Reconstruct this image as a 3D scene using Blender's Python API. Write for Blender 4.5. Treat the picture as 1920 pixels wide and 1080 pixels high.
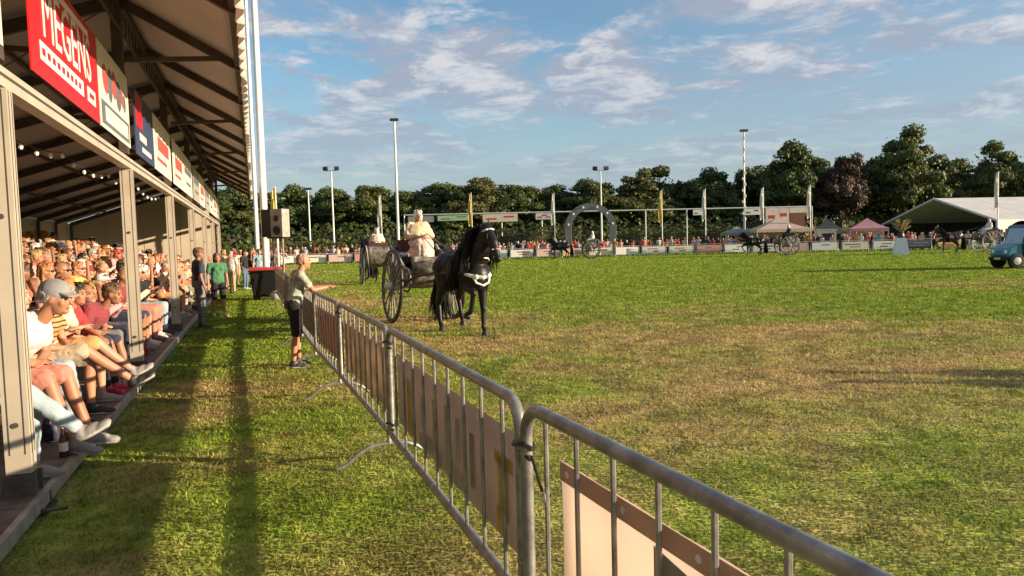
import bpy, bmesh, math, random
import numpy as np
from mathutils import Vector, Matrix, Euler
random.seed(7)
PI = math.pi
R = math.radians
for o in list(bpy.data.objects):
    bpy.data.objects.remove(o)
scene = bpy.context.scene
COL = scene.collection

# ---------------------------------------------------------------- camera
CAM_H = 1.75
PITCH, ROLL, YAW = R(3.59), R(1.5), R(19.06)
fw = Vector((math.sin(YAW)*math.cos(PITCH), math.cos(YAW)*math.cos(PITCH), -math.sin(PITCH)))
rt = Vector((math.cos(YAW), -math.sin(YAW), 0))
up = rt.cross(fw)
r2 = rt*math.cos(ROLL) - up*math.sin(ROLL)
u2 = up*math.cos(ROLL) + rt*math.sin(ROLL)
cd = bpy.data.cameras.new('camera')
cam = bpy.data.objects.new('camera', cd)
COL.objects.link(cam)
mw = Matrix((( r2.x, u2.x, -fw.x, 0), (r2.y, u2.y, -fw.y, 0), (r2.z, u2.z, -fw.z, CAM_H), (0, 0, 0, 1)))
cam.matrix_world = mw
cd.sensor_width = 36.0
cd.lens = 26.0
cd.clip_start = 0.05
cd.clip_end = 3000
scene.camera = cam

# ---------------------------------------------------------------- sky and sun
SUN_EL, SUN_AZ = R(11.6), R(121.0)          # azimuth clockwise from +Y
world = bpy.data.worlds.new('World')
scene.world = world
world.use_nodes = True
nt = world.node_tree
nt.nodes.clear()
def wn(t, **kw):
    n = nt.nodes.new(t)
    for k, v in kw.items():
        setattr(n, k, v)
    return n
wout = wn('ShaderNodeOutputWorld')
bg = wn('ShaderNodeBackground')
bg.inputs['Strength'].default_value = 0.09
sky = wn('ShaderNodeTexSky', sky_type='NISHITA')
sky.sun_disc = False
sky.sun_elevation = SUN_EL
sky.sun_rotation = SUN_AZ
sky.altitude = 10
sky.air_density = 1.0
sky.dust_density = 0.6
sky.ozone_density = 1.6
tc = wn('ShaderNodeTexCoord')
sep = wn('ShaderNodeSeparateXYZ')
nt.links.new(tc.outputs['Generated'], sep.inputs[0])
zc = wn('ShaderNodeMath', operation='MAXIMUM'); zc.inputs[1].default_value = 0.0
nt.links.new(sep.outputs['Z'], zc.inputs[0])
za = wn('ShaderNodeMath', operation='ADD'); za.inputs[1].default_value = 0.10
nt.links.new(zc.outputs[0], za.inputs[0])
dx = wn('ShaderNodeMath', operation='DIVIDE'); dy = wn('ShaderNodeMath', operation='DIVIDE')
nt.links.new(sep.outputs['X'], dx.inputs[0]); nt.links.new(za.outputs[0], dx.inputs[1])
nt.links.new(sep.outputs['Y'], dy.inputs[0]); nt.links.new(za.outputs[0], dy.inputs[1])
cmb = wn('ShaderNodeCombineXYZ')
nt.links.new(dx.outputs[0], cmb.inputs[0]); nt.links.new(dy.outputs[0], cmb.inputs[1])
def cloud_layer(scale, detail, rough, dist, lo, hi, seed, stretch=(1, 1, 1)):
    mp = wn('ShaderNodeMapping'); mp.inputs['Scale'].default_value = stretch
    mp.inputs['Location'].default_value = (seed, seed*0.7, seed*1.3)
    nt.links.new(cmb.outputs[0], mp.inputs[0])
    no = wn('ShaderNodeTexNoise'); no.inputs['Scale'].default_value = scale
    no.inputs['Detail'].default_value = detail; no.inputs['Roughness'].default_value = rough
    no.inputs['Distortion'].default_value = dist
    nt.links.new(mp.outputs[0], no.inputs['Vector'])
    rp = wn('ShaderNodeMapRange', interpolation_type='SMOOTHSTEP')
    rp.inputs['From Min'].default_value = lo; rp.inputs['From Max'].default_value = hi
    nt.links.new(no.outputs['Fac'], rp.inputs['Value'])
    return rp.outputs[0]
veil = cloud_layer(0.62, 4, 0.55, 0.3, 0.30, 0.62, 3.1)
puff = cloud_layer(1.7, 9, 0.62, 0.35, 0.44, 0.56, 11.7)
lite = cloud_layer(3.2, 8, 0.66, 0.3, 0.44, 0.62, 5.3)
hz = wn('ShaderNodeMapRange'); hz.inputs['From Min'].default_value = 0.02; hz.inputs['From Max'].default_value = 0.22
nt.links.new(sep.outputs['Z'], hz.inputs['Value'])
def mul(a, b):
    m = wn('ShaderNodeMath', operation='MULTIPLY')
    for i, v in enumerate((a, b)):
        if isinstance(v, (int, float)): m.inputs[i].default_value = v
        else: nt.links.new(v, m.inputs[i])
    return m.outputs[0]
def mixc(f, a, b):
    m = wn('ShaderNodeMix', data_type='RGBA')
    nt.links.new(f, m.inputs['Factor'])
    for s, v in (('A', a), ('B', b)):
        sock = [i for i in m.inputs if i.name == s and i.type == 'RGBA'][0]
        if isinstance(v, tuple): sock.default_value = v
        else: nt.links.new(v, sock)
    return [o for o in m.outputs if o.type == 'RGBA'][0]
skycol = sky.outputs[0]
hsv = wn('ShaderNodeHueSaturation'); hsv.inputs['Saturation'].default_value = 1.2; hsv.inputs['Value'].default_value = 1.0
nt.links.new(skycol, hsv.inputs['Color'])
haz = wn('ShaderNodeMapRange', interpolation_type='SMOOTHSTEP')
for k_, v_ in zip(('From Min', 'From Max', 'To Min', 'To Max'), (-0.02, 0.26, 0.72, 0.0)): haz.inputs[k_].default_value = v_
nt.links.new(sep.outputs['Z'], haz.inputs['Value'])
c0 = mixc(haz.outputs[0], hsv.outputs[0], (1.62, 2.05, 2.55, 1))
c1 = mixc(mul(veil, 0.45), c0, (1.85, 2.2, 2.8, 1))
lump = mixc(lite, (1.95, 2.2, 2.75, 1), (3.7, 3.7, 3.85, 1))
c2 = mixc(mul(mul(puff, 0.92), hz.outputs[0]), c1, lump)
nt.links.new(c2, bg.inputs['Color'])
nt.links.new(bg.outputs[0], wout.inputs[0])

sd = bpy.data.lights.new('sun', 'SUN')
sd.energy = 5.0
sd.angle = R(0.55)
sd.color = (1.0, 0.80, 0.56)
sun = bpy.data.objects.new('sun', sd)
COL.objects.link(sun)
sun_to = Vector((math.sin(SUN_AZ)*math.cos(SUN_EL), math.cos(SUN_AZ)*math.cos(SUN_EL), math.sin(SUN_EL)))
sun.rotation_euler = sun_to.to_track_quat('Z', 'Y').to_euler()
sun.location = (30, -20, 20)

scene.view_settings.view_transform = 'Standard'
scene.view_settings.look = 'None'
scene.view_settings.gamma = 1.0
scene.view_settings.exposure = 1.12
scene.render.engine = 'CYCLES'
scene.render.resolution_x, scene.render.resolution_y = 1024, 576
# ---------------------------------------------------------------- materials
_m = {}
def M(name, col, rough=0.6, metal=0.0, var=0.12, scale=6.0, bump=0.0, bscale=80.0, trans=0.0, spec=0.4, col2=None, coord='Object', stretch=None, sheen=0.0):
    if name in _m:
        return _m[name]
    m = bpy.data.materials.new(name); m.use_nodes = True
    t = m.node_tree; b = t.nodes['Principled BSDF']
    b.inputs['Roughness'].default_value = rough
    b.inputs['Metallic'].default_value = metal
    b.inputs['Specular IOR Level'].default_value = spec
    if sheen: b.inputs['Sheen Weight'].default_value = sheen
    tcn = t.nodes.new('ShaderNodeTexCoord')
    src = tcn.outputs[coord]
    if stretch:
        mp = t.nodes.new('ShaderNodeMapping'); mp.inputs['Scale'].default_value = stretch
        t.links.new(src, mp.inputs[0]); src = mp.outputs[0]
    n = t.nodes.new('ShaderNodeTexNoise'); n.inputs['Scale'].default_value = scale; n.inputs['Detail'].default_value = 5
    t.links.new(src, n.inputs['Vector'])
    r = t.nodes.new('ShaderNodeValToRGB')
    a = tuple(max(0, c*(1-var*1.6)) for c in col)
    c2 = col2 if col2 else tuple(min(1, c*(1+var)) for c in col)
    r.color_ramp.elements[0].position = 0.3; r.color_ramp.elements[1].position = 0.7
    r.color_ramp.elements[0].color = (*a, 1); r.color_ramp.elements[1].color = (*c2, 1)
    t.links.new(n.outputs['Fac'], r.inputs['Fac'])
    t.links.new(r.outputs['Color'], b.inputs['Base Color'])
    if bump:
        n2 = t.nodes.new('ShaderNodeTexNoise'); n2.inputs['Scale'].default_value = bscale; n2.inputs['Detail'].default_value = 4
        t.links.new(src, n2.inputs['Vector'])
        bp = t.nodes.new('ShaderNodeBump'); bp.inputs['Strength'].default_value = bump; bp.inputs['Distance'].default_value = 0.02
        t.links.new(n2.outputs['Fac'], bp.inputs['Height']); t.links.new(bp.outputs[0], b.inputs['Normal'])
    if trans:
        tr = t.nodes.new('ShaderNodeBsdfTranslucent'); t.links.new(r.outputs['Color'], tr.inputs['Color'])
        mx = t.nodes.new('ShaderNodeMixShader'); mx.inputs[0].default_value = trans
        out = t.nodes['Material Output']
        t.links.new(b.outputs[0], mx.inputs[1]); t.links.new(tr.outputs[0], mx.inputs[2]); t.links.new(mx.outputs[0], out.inputs['Surface'])
    _m[name] = m
    return m

# ---------------------------------------------------------------- object helpers
def lab(o, label=None, cat=None, group=None, kind=None):
    if label:
        o['label'] = label
        if len(label.replace('-', ' ').split()) > 16: print('LONG', label)
    if cat: o['category'] = cat
    if group: o['group'] = group
    if kind: o['kind'] = kind
    return o
def empty(name, loc=(0, 0, 0), rz=0.0):
    o = bpy.data.objects.new(name, None); COL.objects.link(o)
    o.location = loc; o.rotation_euler = (0, 0, rz); o.empty_display_size = 0.1
    return o
def link(name, mesh, parent=None, loc=None, rot=None):
    o = bpy.data.objects.new(name, mesh); COL.objects.link(o)
    if parent is not None: o.parent = parent
    if loc is not None: o.location = loc
    if rot is not None: o.rotation_euler = rot
    return o
_kids = {}
def copy_tree(o, parent=None):
    c = o.copy(); COL.objects.link(c)
    if parent is not None: c.parent = parent
    for ch in [x for x in o.children]:
        copy_tree(ch, c)
    return c
class MB:
    """collects geometry for ONE mesh"""
    def __init__(s):
        s.v = []; s.f = []; s.mi = []; s.cur = 0
    def add(s, vs, fs):
        n = len(s.v); s.v += [tuple(p) for p in vs]
        for f in fs:
            s.f.append(tuple(i+n for i in f)); s.mi.append(s.cur)
        return s
    def box(s, c, d, rz=0.0, rot=None):
        x, y, z = d[0]/2, d[1]/2, d[2]/2
        vs = [Vector((sx*x, sy*y, sz*z)) for sz in (-1, 1) for sy in (-1, 1) for sx in (-1, 1)]
        m = rot.to_matrix() if rot is not None else Matrix.Rotation(rz, 3, 'Z')
        vs = [m @ p + Vector(c) for p in vs]
        return s.add(vs, [(0, 2, 3, 1), (4, 5, 7, 6), (0, 1, 5, 4), (2, 6, 7, 3), (0, 4, 6, 2), (1, 3, 7, 5)])
    def beam(s, a, b, w, h, upv=(0, 0, 1)):
        a, b = Vector(a), Vector(b); d = (b-a).normalized(); u = Vector(upv)
        sd_ = d.cross(u)
        if sd_.length < 1e-4: sd_ = Vector((1, 0, 0))
        sd_.normalize(); u = sd_.cross(d)
        vs = [p + sd_*(i*w/2) + u*(j*h/2) for p in (a, b) for i, j in ((-1, -1), (1, -1), (1, 1), (-1, 1))]
        return s.add(vs, [(0, 1, 2, 3), (7, 6, 5, 4), (0, 4, 5, 1), (1, 5, 6, 2), (2, 6, 7, 3), (3, 7, 4, 0)])
    def tube(s, pts, r, n=8, cap=True, closed=False):
        pts = [Vector(p) for p in pts]; m = len(pts)
        rs = r if isinstance(r, (list, tuple)) else [r]*m
        ref = None; vs = []
        for i, p in enumerate(pts):
            if closed: t = pts[(i+1) % m] - pts[i-1]
            else: t = pts[min(i+1, m-1)] - pts[max(i-1, 0)]
            t = t.normalized() if t.length > 1e-9 else Vector((0, 0, 1))
            if ref is None:
                ref = Vector((0, 0, 1)) if abs(t.z) < 0.9 else Vector((1, 0, 0))
            x = t.cross(ref).normalized(); ref = x.cross(t).normalized()
            for k in range(n):
                a = 2*PI*k/n
                vs.append(p + x*(math.cos(a)*rs[i]) + ref*(math.sin(a)*rs[i]))
        fs = []
        for i in range(m if closed else m-1):
            j = (i+1) % m
            for k in range(n):
                k2 = (k+1) % n
                fs.append((i*n+k, i*n+k2, j*n+k2, j*n+k))
        if cap and not closed:
            fs.append(tuple(reversed(range(n)))); fs.append(tuple(range((m-1)*n, m*n)))
        return s.add(vs, fs)
    def lathe(s, prof, c=(0, 0, 0), n=16, rot=None):
        vs = []
        m = rot.to_matrix() if rot is not None else Matrix.Identity(3)
        for r, z in prof:
            for k in range(n):
                a = 2*PI*k/n
                vs.append(m @ Vector((r*math.cos(a), r*math.sin(a), z)) + Vector(c))
        fs = [(i*n+k, i*n+(k+1) % n, (i+1)*n+(k+1) % n, (i+1)*n+k) for i in range(len(prof)-1) for k in range(n)]
        fs.append(tuple(reversed(range(n)))); fs.append(tuple(range((len(prof)-1)*n, len(prof)*n)))
        return s.add(vs, fs)
    def ball(s, c, r, n=10, rings=6, rot=None):
        rr = r if isinstance(r, (tuple, list)) else (r, r, r)
        m = rot.to_matrix() if rot is not None else Matrix.Identity(3)
        vs = [Vector((0, 0, -rr[2]))]
        for i in range(1, rings):
            t = -PI/2 + PI*i/rings
            for k in range(n):
                a = 2*PI*k/n
                vs.append(Vector((rr[0]*math.cos(t)*math.cos(a), rr[1]*math.cos(t)*math.sin(a), rr[2]*math.sin(t))))
        vs.append(Vector((0, 0, rr[2])))
        fs = [(0, 1+(k+1) % n, 1+k) for k in range(n)]
        for i in range(rings-2):
            for k in range(n):
                a = 1+i*n
                fs.append((a+k, a+(k+1) % n, a+n+(k+1) % n, a+n+k))
        L = len(vs)-1; a = 1+(rings-2)*n
        fs += [(a+k, a+(k+1) % n, L) for k in range(n)]
        return s.add([m @ p + Vector(c) for p in vs], fs)
    def caps(s, a, b, r0, r1, n=12):
        a, b = Vector(a), Vector(b); d = b-a; L = d.length
        if L < 1e-6: return s.ball(a, max(r0, r1), n)
        t = d/L; pts = []; rs = []
        for k in range(4):
            q = PI/2*k/4; pts.append(a - t*(r0*math.cos(q))); rs.append(max(r0*math.sin(q), 1e-3))
        pts.append(a); rs.append(r0); pts.append((a+b)/2); rs.append((r0+r1)/2); pts.append(b); rs.append(r1)
        for k in range(1, 5):
            q = PI/2*k/4; pts.append(b + t*(r1*math.sin(q))); rs.append(max(r1*math.cos(q), 1e-3))
        # explicit frame so that the ends keep the tangent
        ref = Vector((0, 0, 1)) if abs(t.z) < 0.9 else Vector((1, 0, 0))
        x = t.cross(ref).normalized(); y = x.cross(t)
        vs = []
        for p, rr in zip(pts, rs):
            for k in range(n):
                w = 2*PI*k/n
                vs.append(p + x*(math.cos(w)*rr) + y*(math.sin(w)*rr))
        m = len(pts)
        fs = [(i*n+k, i*n+(k+1) % n, (i+1)*n+(k+1) % n, (i+1)*n+k) for i in range(m-1) for k in range(n)]
        fs.append(tuple(reversed(range(n)))); fs.append(tuple(range((m-1)*n, m*n)))
        return s.add(vs, fs)
    def prism(s, poly, y0, y1, axis='Y'):
        """poly of (u, z) extruded; axis Y: points (u, y, z); axis X: (x, u, z); axis Z: (u, v, z)"""
        def P(u, v, w):
            return (u, w, v) if axis == 'Y' else ((w, u, v) if axis == 'X' else (u, v, w))
        n = len(poly)
        vs = [P(u, v, y0) for u, v in poly] + [P(u, v, y1) for u, v in poly]
        fs = [tuple(range(n)), tuple(reversed(range(n, 2*n)))] + [(i, i+n, (i+1) % n+n, (i+1) % n) for i in range(n)]
        return s.add(vs, fs)
    def mesh(s, name, mats, smooth=False, fix=True):
        me = bpy.data.meshes.new(name)
        me.from_pydata(s.v, [], s.f)
        for m in (mats if isinstance(mats, (list, tuple)) else [mats]):
            me.materials.append(m)
        if any(s.mi): me.polygons.foreach_set('material_index', s.mi)
        if fix:
            bm = bmesh.new(); bm.from_mesh(me); bmesh.ops.recalc_face_normals(bm, faces=bm.faces); bm.to_mesh(me); bm.free()
        if smooth:
            me.polygons.foreach_set('use_smooth', [True]*len(me.polygons))
            try: me.set_sharp_from_angle(angle=R(42))
            except Exception: pass
        me.update()
        return me
    def build(s, name, mats, parent=None, loc=None, rot=None, smooth=False):
        return link(name, s.mesh(name, mats, smooth), parent, loc, rot)

_tex = {}
def cloud_tex(scale):
    if scale not in _tex:
        t = bpy.data.textures.new('folds', 'CLOUDS'); t.noise_scale = scale; t.noise_depth = 2; _tex[scale] = t
    return _tex[scale]
def remesh(mb, vox, mats, name='body', smooth=4, extra=None, decimate=0, folds=None):
    """union of everything in mb as one continuous closed surface"""
    me = mb.mesh(name+'_src', [])
    o = bpy.data.objects.new('tmp', me); COL.objects.link(o)
    m = o.modifiers.new('r', 'REMESH'); m.mode = 'VOXEL'; m.voxel_size = vox; m.use_smooth_shade = True
    if smooth:
        sm = o.modifiers.new('s', 'SMOOTH'); sm.factor = 0.5; sm.iterations = smooth
    if folds:
        dp = o.modifiers.new('f', 'DISPLACE'); dp.texture = cloud_tex(folds[0]); dp.strength = folds[1]; dp.mid_level = .5; dp.texture_coords = 'LOCAL'
    if decimate:
        dm = o.modifiers.new('d', 'DECIMATE'); dm.ratio = decimate
    dg = bpy.context.evaluated_depsgraph_get()
    res = bpy.data.meshes.new_from_object(o.evaluated_get(dg), depsgraph=dg)
    bpy.data.objects.remove(o); bpy.data.meshes.remove(me)
    res.name = name
    res.materials.clear()
    for x in (mats if isinstance(mats, (list, tuple)) else [mats]):
        res.materials.append(x)
    res.polygons.foreach_set('use_smooth', [True]*len(res.polygons))
    if extra is not None:
        em = extra.mesh('x', mats, smooth=True)
        bm = bmesh.new(); bm.from_mesh(res); bm.from_mesh(em); bm.to_mesh(res); bm.free(); bpy.data.meshes.remove(em)
    return res

ORD = ['first', 'second', 'third', 'fourth', 'fifth', 'sixth', 'seventh', 'eighth', 'ninth', 'tenth', 'eleventh', 'twelfth',
       'thirteenth', 'fourteenth', 'fifteenth', 'sixteenth', 'seventeenth', 'eighteenth', 'nineteenth', 'twentieth',
       'twenty-first', 'twenty-second', 'twenty-third', 'twenty-fourth', 'twenty-fifth', 'twenty-sixth', 'twenty-seventh',
       'twenty-eighth', 'twenty-ninth', 'thirtieth', 'thirty-first', 'thirty-second', 'thirty-third', 'thirty-fourth', 'thirty-fifth',
       'thirty-sixth', 'thirty-seventh', 'thirty-eighth', 'thirty-ninth', 'fortieth', 'forty-first', 'forty-second', 'forty-third', 'forty-fourth']
def text_mesh(body, size, extrude=0.002):
    cu = bpy.data.curves.new('t', 'FONT'); cu.body = body; cu.size = size; cu.align_x = 'CENTER'; cu.align_y = 'CENTER'
    cu.extrude = extrude; cu.resolution_u = 2
    o = bpy.data.objects.new('t', cu); COL.objects.link(o)
    dg = bpy.context.evaluated_depsgraph_get()
    me = bpy.data.meshes.new_from_object(o.evaluated_get(dg), depsgraph=dg)
    bpy.data.objects.remove(o); bpy.data.curves.remove(cu)
    return me
# ---------------------------------------------------------------- ground
def turf_material(name, blades):
    m = bpy.data.materials.new(name); m.use_nodes = True
    t = m.node_tree; b = t.nodes['Principled BSDF']
    b.inputs['Roughness'].default_value = 0.75; b.inputs['Specular IOR Level'].default_value = 0.15
    L = t.links.new
    def N(tp, **kw):
        n = t.nodes.new(tp)
        for k, v in kw.items(): setattr(n, k, v)
        return n
    geo = N('ShaderNodeNewGeometry'); pos = geo.outputs['Position']
    def noise(sc, det, seed, vec=None, stretch=None, dist=0.0):
        mp = N('ShaderNodeMapping'); mp.inputs['Location'].default_value = (seed, seed*2.1, 0)
        mp.inputs['Scale'].default_value = stretch or (1, 1, 0.0)
        L(pos, mp.inputs[0])
        n = N('ShaderNodeTexNoise'); n.inputs['Scale'].default_value = sc; n.inputs['Detail'].default_value = det
        n.inputs['Distortion'].default_value = dist
        L(mp.outputs[0], n.inputs['Vector']); return n.outputs['Fac']
    def math_(op, a, c):
        n = N('ShaderNodeMath', operation=op)
        for i, v in enumerate((a, c)):
            if isinstance(v, (int, float)): n.inputs[i].default_value = v
            else: L(v, n.inputs[i])
        return n.outputs[0]
    def rng(v, a, c, d, e, smooth=True):
        n = N('ShaderNodeMapRange', interpolation_type='SMOOTHSTEP' if smooth else 'LINEAR')
        for k, x in zip(('From Min', 'From Max', 'To Min', 'To Max'), (a, c, d, e)): n.inputs[k].default_value = x
        L(v, n.inputs['Value']); return n.outputs[0]
    def mix(f, a, c):
        n = N('ShaderNodeMix', data_type='RGBA')
        L(f, n.inputs['Factor'])
        for s, v in (('A', a), ('B', c)):
            k = [i for i in n.inputs if i.name == s and i.type == 'RGBA'][0]
            if isinstance(v, tuple): k.default_value = (*v, 1)
            else: L(v, k)
        return [o for o in n.outputs if o.type == 'RGBA'][0]
    sp = N('ShaderNodeSeparateXYZ'); L(pos, sp.inputs[0])
    big = noise(0.13, 4, 3.0, stretch=(1, 1.6, 0)); mid = noise(0.8, 5, 8.0, dist=0.6); fine = noise(7.0, 4, 1.0); vf = noise(45.0, 3, 4.0)
    far = math_('MULTIPLY', rng(sp.outputs['Y'], 4.0, 26.0, 0.11, -0.17), 1.0)
    side = rng(sp.outputs['X'], 0.2, 2.2, -0.035, 0.02)
    v = math_('ADD', math_('ADD', math_('MULTIPLY', big, 0.95), math_('MULTIPLY', mid, 0.40)), math_('ADD', far, side))
    near_fence = math_('MULTIPLY', rng(sp.outputs['X'], 2.5, 7.5, 1.0, 0.0), math_('MULTIPLY', rng(sp.outputs['X'], 0.7, 1.3, 0.0, 1.0), rng(sp.outputs['Y'], 8.0, 14.0, 0.0, 0.22)))
    v = math_('ADD', v, near_fence)
    v = math_('ADD', v, math_('MULTIPLY', math_('SUBTRACT', fine, 0.5), 0.16))
    dry = rng(v, 0.60, 0.92, 0.0, 1.0)
    green = mix(rng(fine, 0.3, 0.7, 0, 1), (0.150, 0.232, 0.020), (0.275, 0.345, 0.044))
    straw = mix(rng(vf, 0.3, 0.7, 0, 1), (0.31, 0.225, 0.080), (0.52, 0.39, 0.165))
    col = mix(dry, green, straw)
    shade = rng(noise(1.9, 5, 31.0, dist=.8), 0.30, 0.70, 0.66, 1.22)
    hv = N('ShaderNodeHueSaturation'); L(col, hv.inputs['Color']); L(shade, hv.inputs['Value']); col = hv.outputs[0]
    soil = rng(noise(2.6, 6, 15.0), 0.62, 0.74, 0.0, 0.55)
    col = mix(soil, col, (0.16, 0.115, 0.05))
    # wheel tracks and hoof marks of the carriages, running along the fence
    wob = math_('MULTIPLY', math_('SINE', math_('MULTIPLY', sp.outputs['Y'], 0.16), 0.0), 0.35)
    xs = math_('ADD', sp.outputs['X'], math_('ADD', wob, math_('MULTIPLY', math_('SUBTRACT', mid, 0.5), 0.35)))
    tr_ = None
    for x_ in (2.85, 4.25, 6.1, 7.5):
        q = rng(math_('ABSOLUTE', math_('SUBTRACT', xs, x_), 0.0), 0.03, 0.13, 1.0, 0.0)
        tr_ = q if tr_ is None else math_('MAXIMUM', tr_, q)
    tr_ = math_('MULTIPLY', tr_, math_('MULTIPLY', rng(noise(1.3, 4, 22.0), 0.42, 0.60, 0.0, 0.6), rng(sp.outputs['Y'], 5.0, 9.0, 0.0, 1.0)))
    col = mix(tr_, col, (0.20, 0.14, 0.06))
    vo = N('ShaderNodeTexVoronoi'); vo.inputs['Scale'].default_value = 1.5; mpv = N('ShaderNodeMapping'); mpv.inputs['Scale'].default_value = (1, .8, 0); L(pos, mpv.inputs[0]); L(mpv.outputs[0], vo.inputs['Vector'])
    hoofs = math_('MULTIPLY', rng(vo.outputs['Distance'], 0.06, 0.13, 0.75, 0.0), rng(noise(0.5, 3, 40.0), 0.48, 0.62, 0.0, 1.0))
    hoofs = math_('MULTIPLY', hoofs, rng(sp.outputs['X'], 1.4, 2.2, 0.0, 1.0))
    col = mix(hoofs, col, (0.13, 0.095, 0.045))
    if blades:
        hs = N('ShaderNodeHueSaturation'); L(col, hs.inputs['Color'])
        L(rng(geo.outputs['Random Per Island'], 0, 1, 0.74, 1.26, False), hs.inputs['Value'])
        L(hs.outputs[0], b.inputs['Base Color'])
        tr = N('ShaderNodeBsdfTranslucent'); L(hs.outputs[0], tr.inputs['Color'])
        mx = N('ShaderNodeMixShader'); mx.inputs[0].default_value = 0.35
        L(b.outputs[0], mx.inputs[1]); L(tr.outputs[0], mx.inputs[2]); L(mx.outputs[0], t.nodes['Material Output'].inputs['Surface'])
    else:
        L(col, b.inputs['Base Color'])
        n = N('ShaderNodeTexNoise'); n.inputs['Scale'].default_value = 38.0; n.inputs['Detail'].default_value = 2.0
        L(pos, n.inputs['Vector'])
        s1 = N('ShaderNodeVectorMath', operation='SUBTRACT'); s1.inputs[1].default_value = (0.5, 0.5, 0.5); L(n.outputs['Color'], s1.inputs[0])
        s2 = N('ShaderNodeVectorMath', operation='MULTIPLY'); s2.inputs[1].default_value = (4.2, 4.2, 0.6); L(s1.outputs[0], s2.inputs[0])
        s3 = N('ShaderNodeVectorMath', operation='ADD'); s3.inputs[1].default_value = (0, 0, 1); L(s2.outputs[0], s3.inputs[0])
        s4 = N('ShaderNodeVectorMath', operation='NORMALIZE'); L(s3.outputs[0], s4.inputs[0])
        L(s4.outputs[0], b.inputs['Normal'])
    return m
ground_mat = turf_material('turf_ground', False)
blade_mat = turf_material('turf_blades', True)
g = MB(); g.add([(-900, -900, 0), (900, -900, 0), (900, 900, 0), (-900, 900, 0)], [(0, 1, 2, 3)])
lab(g.build('ground', ground_mat), kind='structure')

def grass_blades():
    rng = np.random.default_rng(5)
    P = []
    # rings around the viewer: coarser and wider blades further out, thinning to nothing
    edges = [2.0, 2.8, 3.6, 4.6, 5.8, 7.2, 9, 11, 14, 17, 21, 26, 32, 40, 50, 62, 76, 92]
    for r0, r1 in zip(edges[:-1], edges[1:]):
        rm = (r0+r1)/2; w = max(.0042, .00105*rm); h = .029+.0004*rm
        dens = 0.42/(w*h*1.1)*min(1, (96-rm)/70)
        n = int(1.32*(r1*r1-r0*r0)/2*dens)
        rr = np.sqrt(rng.uniform(r0*r0, r1*r1, n)); aa = YAW+rng.uniform(-.66, .66, n)
        xy = np.stack([rr*np.sin(aa), rr*np.cos(aa)], 1)
        tuft = np.sin(xy[:, 0]*23+np.sin(xy[:, 1]*17))*np.sin(xy[:, 1]*27+1.3*np.sin(xy[:, 0]*13))
        keep = (rng.uniform(0, 1, n) < 0.66+0.34*tuft) & (xy[:, 0] > -1.36)
        xy = xy[keep]; n = len(xy)
        hh = h*rng.uniform(.45, 1.25, n); a = rng.uniform(0, 2*PI, n); ln = rng.uniform(0.2, 1.3, n)*hh; la = rng.uniform(0, 2*PI, n)
        ww = w*rng.uniform(.6, 1.3, n)
        b0 = np.stack([xy[:, 0]-np.cos(a)*ww, xy[:, 1]-np.sin(a)*ww, np.full(n, -0.002)], 1)
        b1 = np.stack([xy[:, 0]+np.cos(a)*ww, xy[:, 1]+np.sin(a)*ww, np.full(n, -0.002)], 1)
        tp = np.stack([xy[:, 0]+np.cos(la)*ln, xy[:, 1]+np.sin(la)*ln, hh], 1)
        P.append(np.stack([b0, b1, tp], 1).reshape(-1, 3))
    V = np.concatenate(P); nt_ = len(V)//3
    me = bpy.data.meshes.new('grass')
    me.vertices.add(len(V)); me.vertices.foreach_set('co', V.astype('f').ravel())
    me.loops.add(len(V)); me.loops.foreach_set('vertex_index', np.arange(len(V), dtype='i'))
    me.polygons.add(nt_); me.polygons.foreach_set('loop_start', np.arange(0, len(V), 3, dtype='i'))
    me.polygons.foreach_set('loop_total', np.full(nt_, 3, dtype='i'))
    me.materials.append(blade_mat); me.update()
    return me
lab(link('grass', grass_blades()), 'short mown grass, part green and part straw-dry, on the show field', 'grass', kind='stuff')

# ---------------------------------------------------------------- trees
leaf_mats = [M('leaf_dark', (0.050, 0.088, 0.020), 0.6, var=.35, scale=.35, trans=.25, col2=(0.10, 0.135, 0.030)),
             M('leaf_mid', (0.070, 0.105, 0.022), 0.6, var=.35, scale=.35, trans=.28, col2=(0.13, 0.155, 0.036)),
             M('leaf_copper', (0.055, 0.035, 0.022), 0.6, var=.35, scale=.35, trans=.2, col2=(0.10, 0.060, 0.035)),
             M('leaf_olive', (0.085, 0.095, 0.022), 0.6, var=.3, scale=.35, trans=.25, col2=(0.135, 0.135, 0.035))]
bark = M('bark', (0.10, 0.075, 0.055), .9, var=.3, scale=3, bump=.6, bscale=10)
def leaf_quads(C, N, size, rng):
    """leaf-sized bent quads at points C with facing N"""
    n = len(C)
    t = np.cross(N, rng.normal(size=(n, 3))); t /= np.linalg.norm(t, axis=1, keepdims=True)+1e-9
    b = np.cross(N, t); s = size*rng.uniform(.55, 1.35, (n, 1)); a = rng.uniform(.5, .9, (n, 1))
    q = np.stack([C-t*s, C+b*s*a, C+t*s, C-b*s*a], 1)
    return q.reshape(-1, 3)
def quads_mesh(name, V, mat):
    me = bpy.data.meshes.new(name); n = len(V)//4
    me.vertices.add(len(V)); me.vertices.foreach_set('co', V.astype('f').ravel())
    me.loops.add(len(V)); me.loops.foreach_set('vertex_index', np.arange(len(V), dtype='i'))
    me.polygons.add(n); me.polygons.foreach_set('loop_start', np.arange(0, len(V), 4, dtype='i'))
    me.polygons.foreach_set('loop_total', np.full(n, 4, dtype='i'))
    me.materials.append(mat); me.update(); return me
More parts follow.
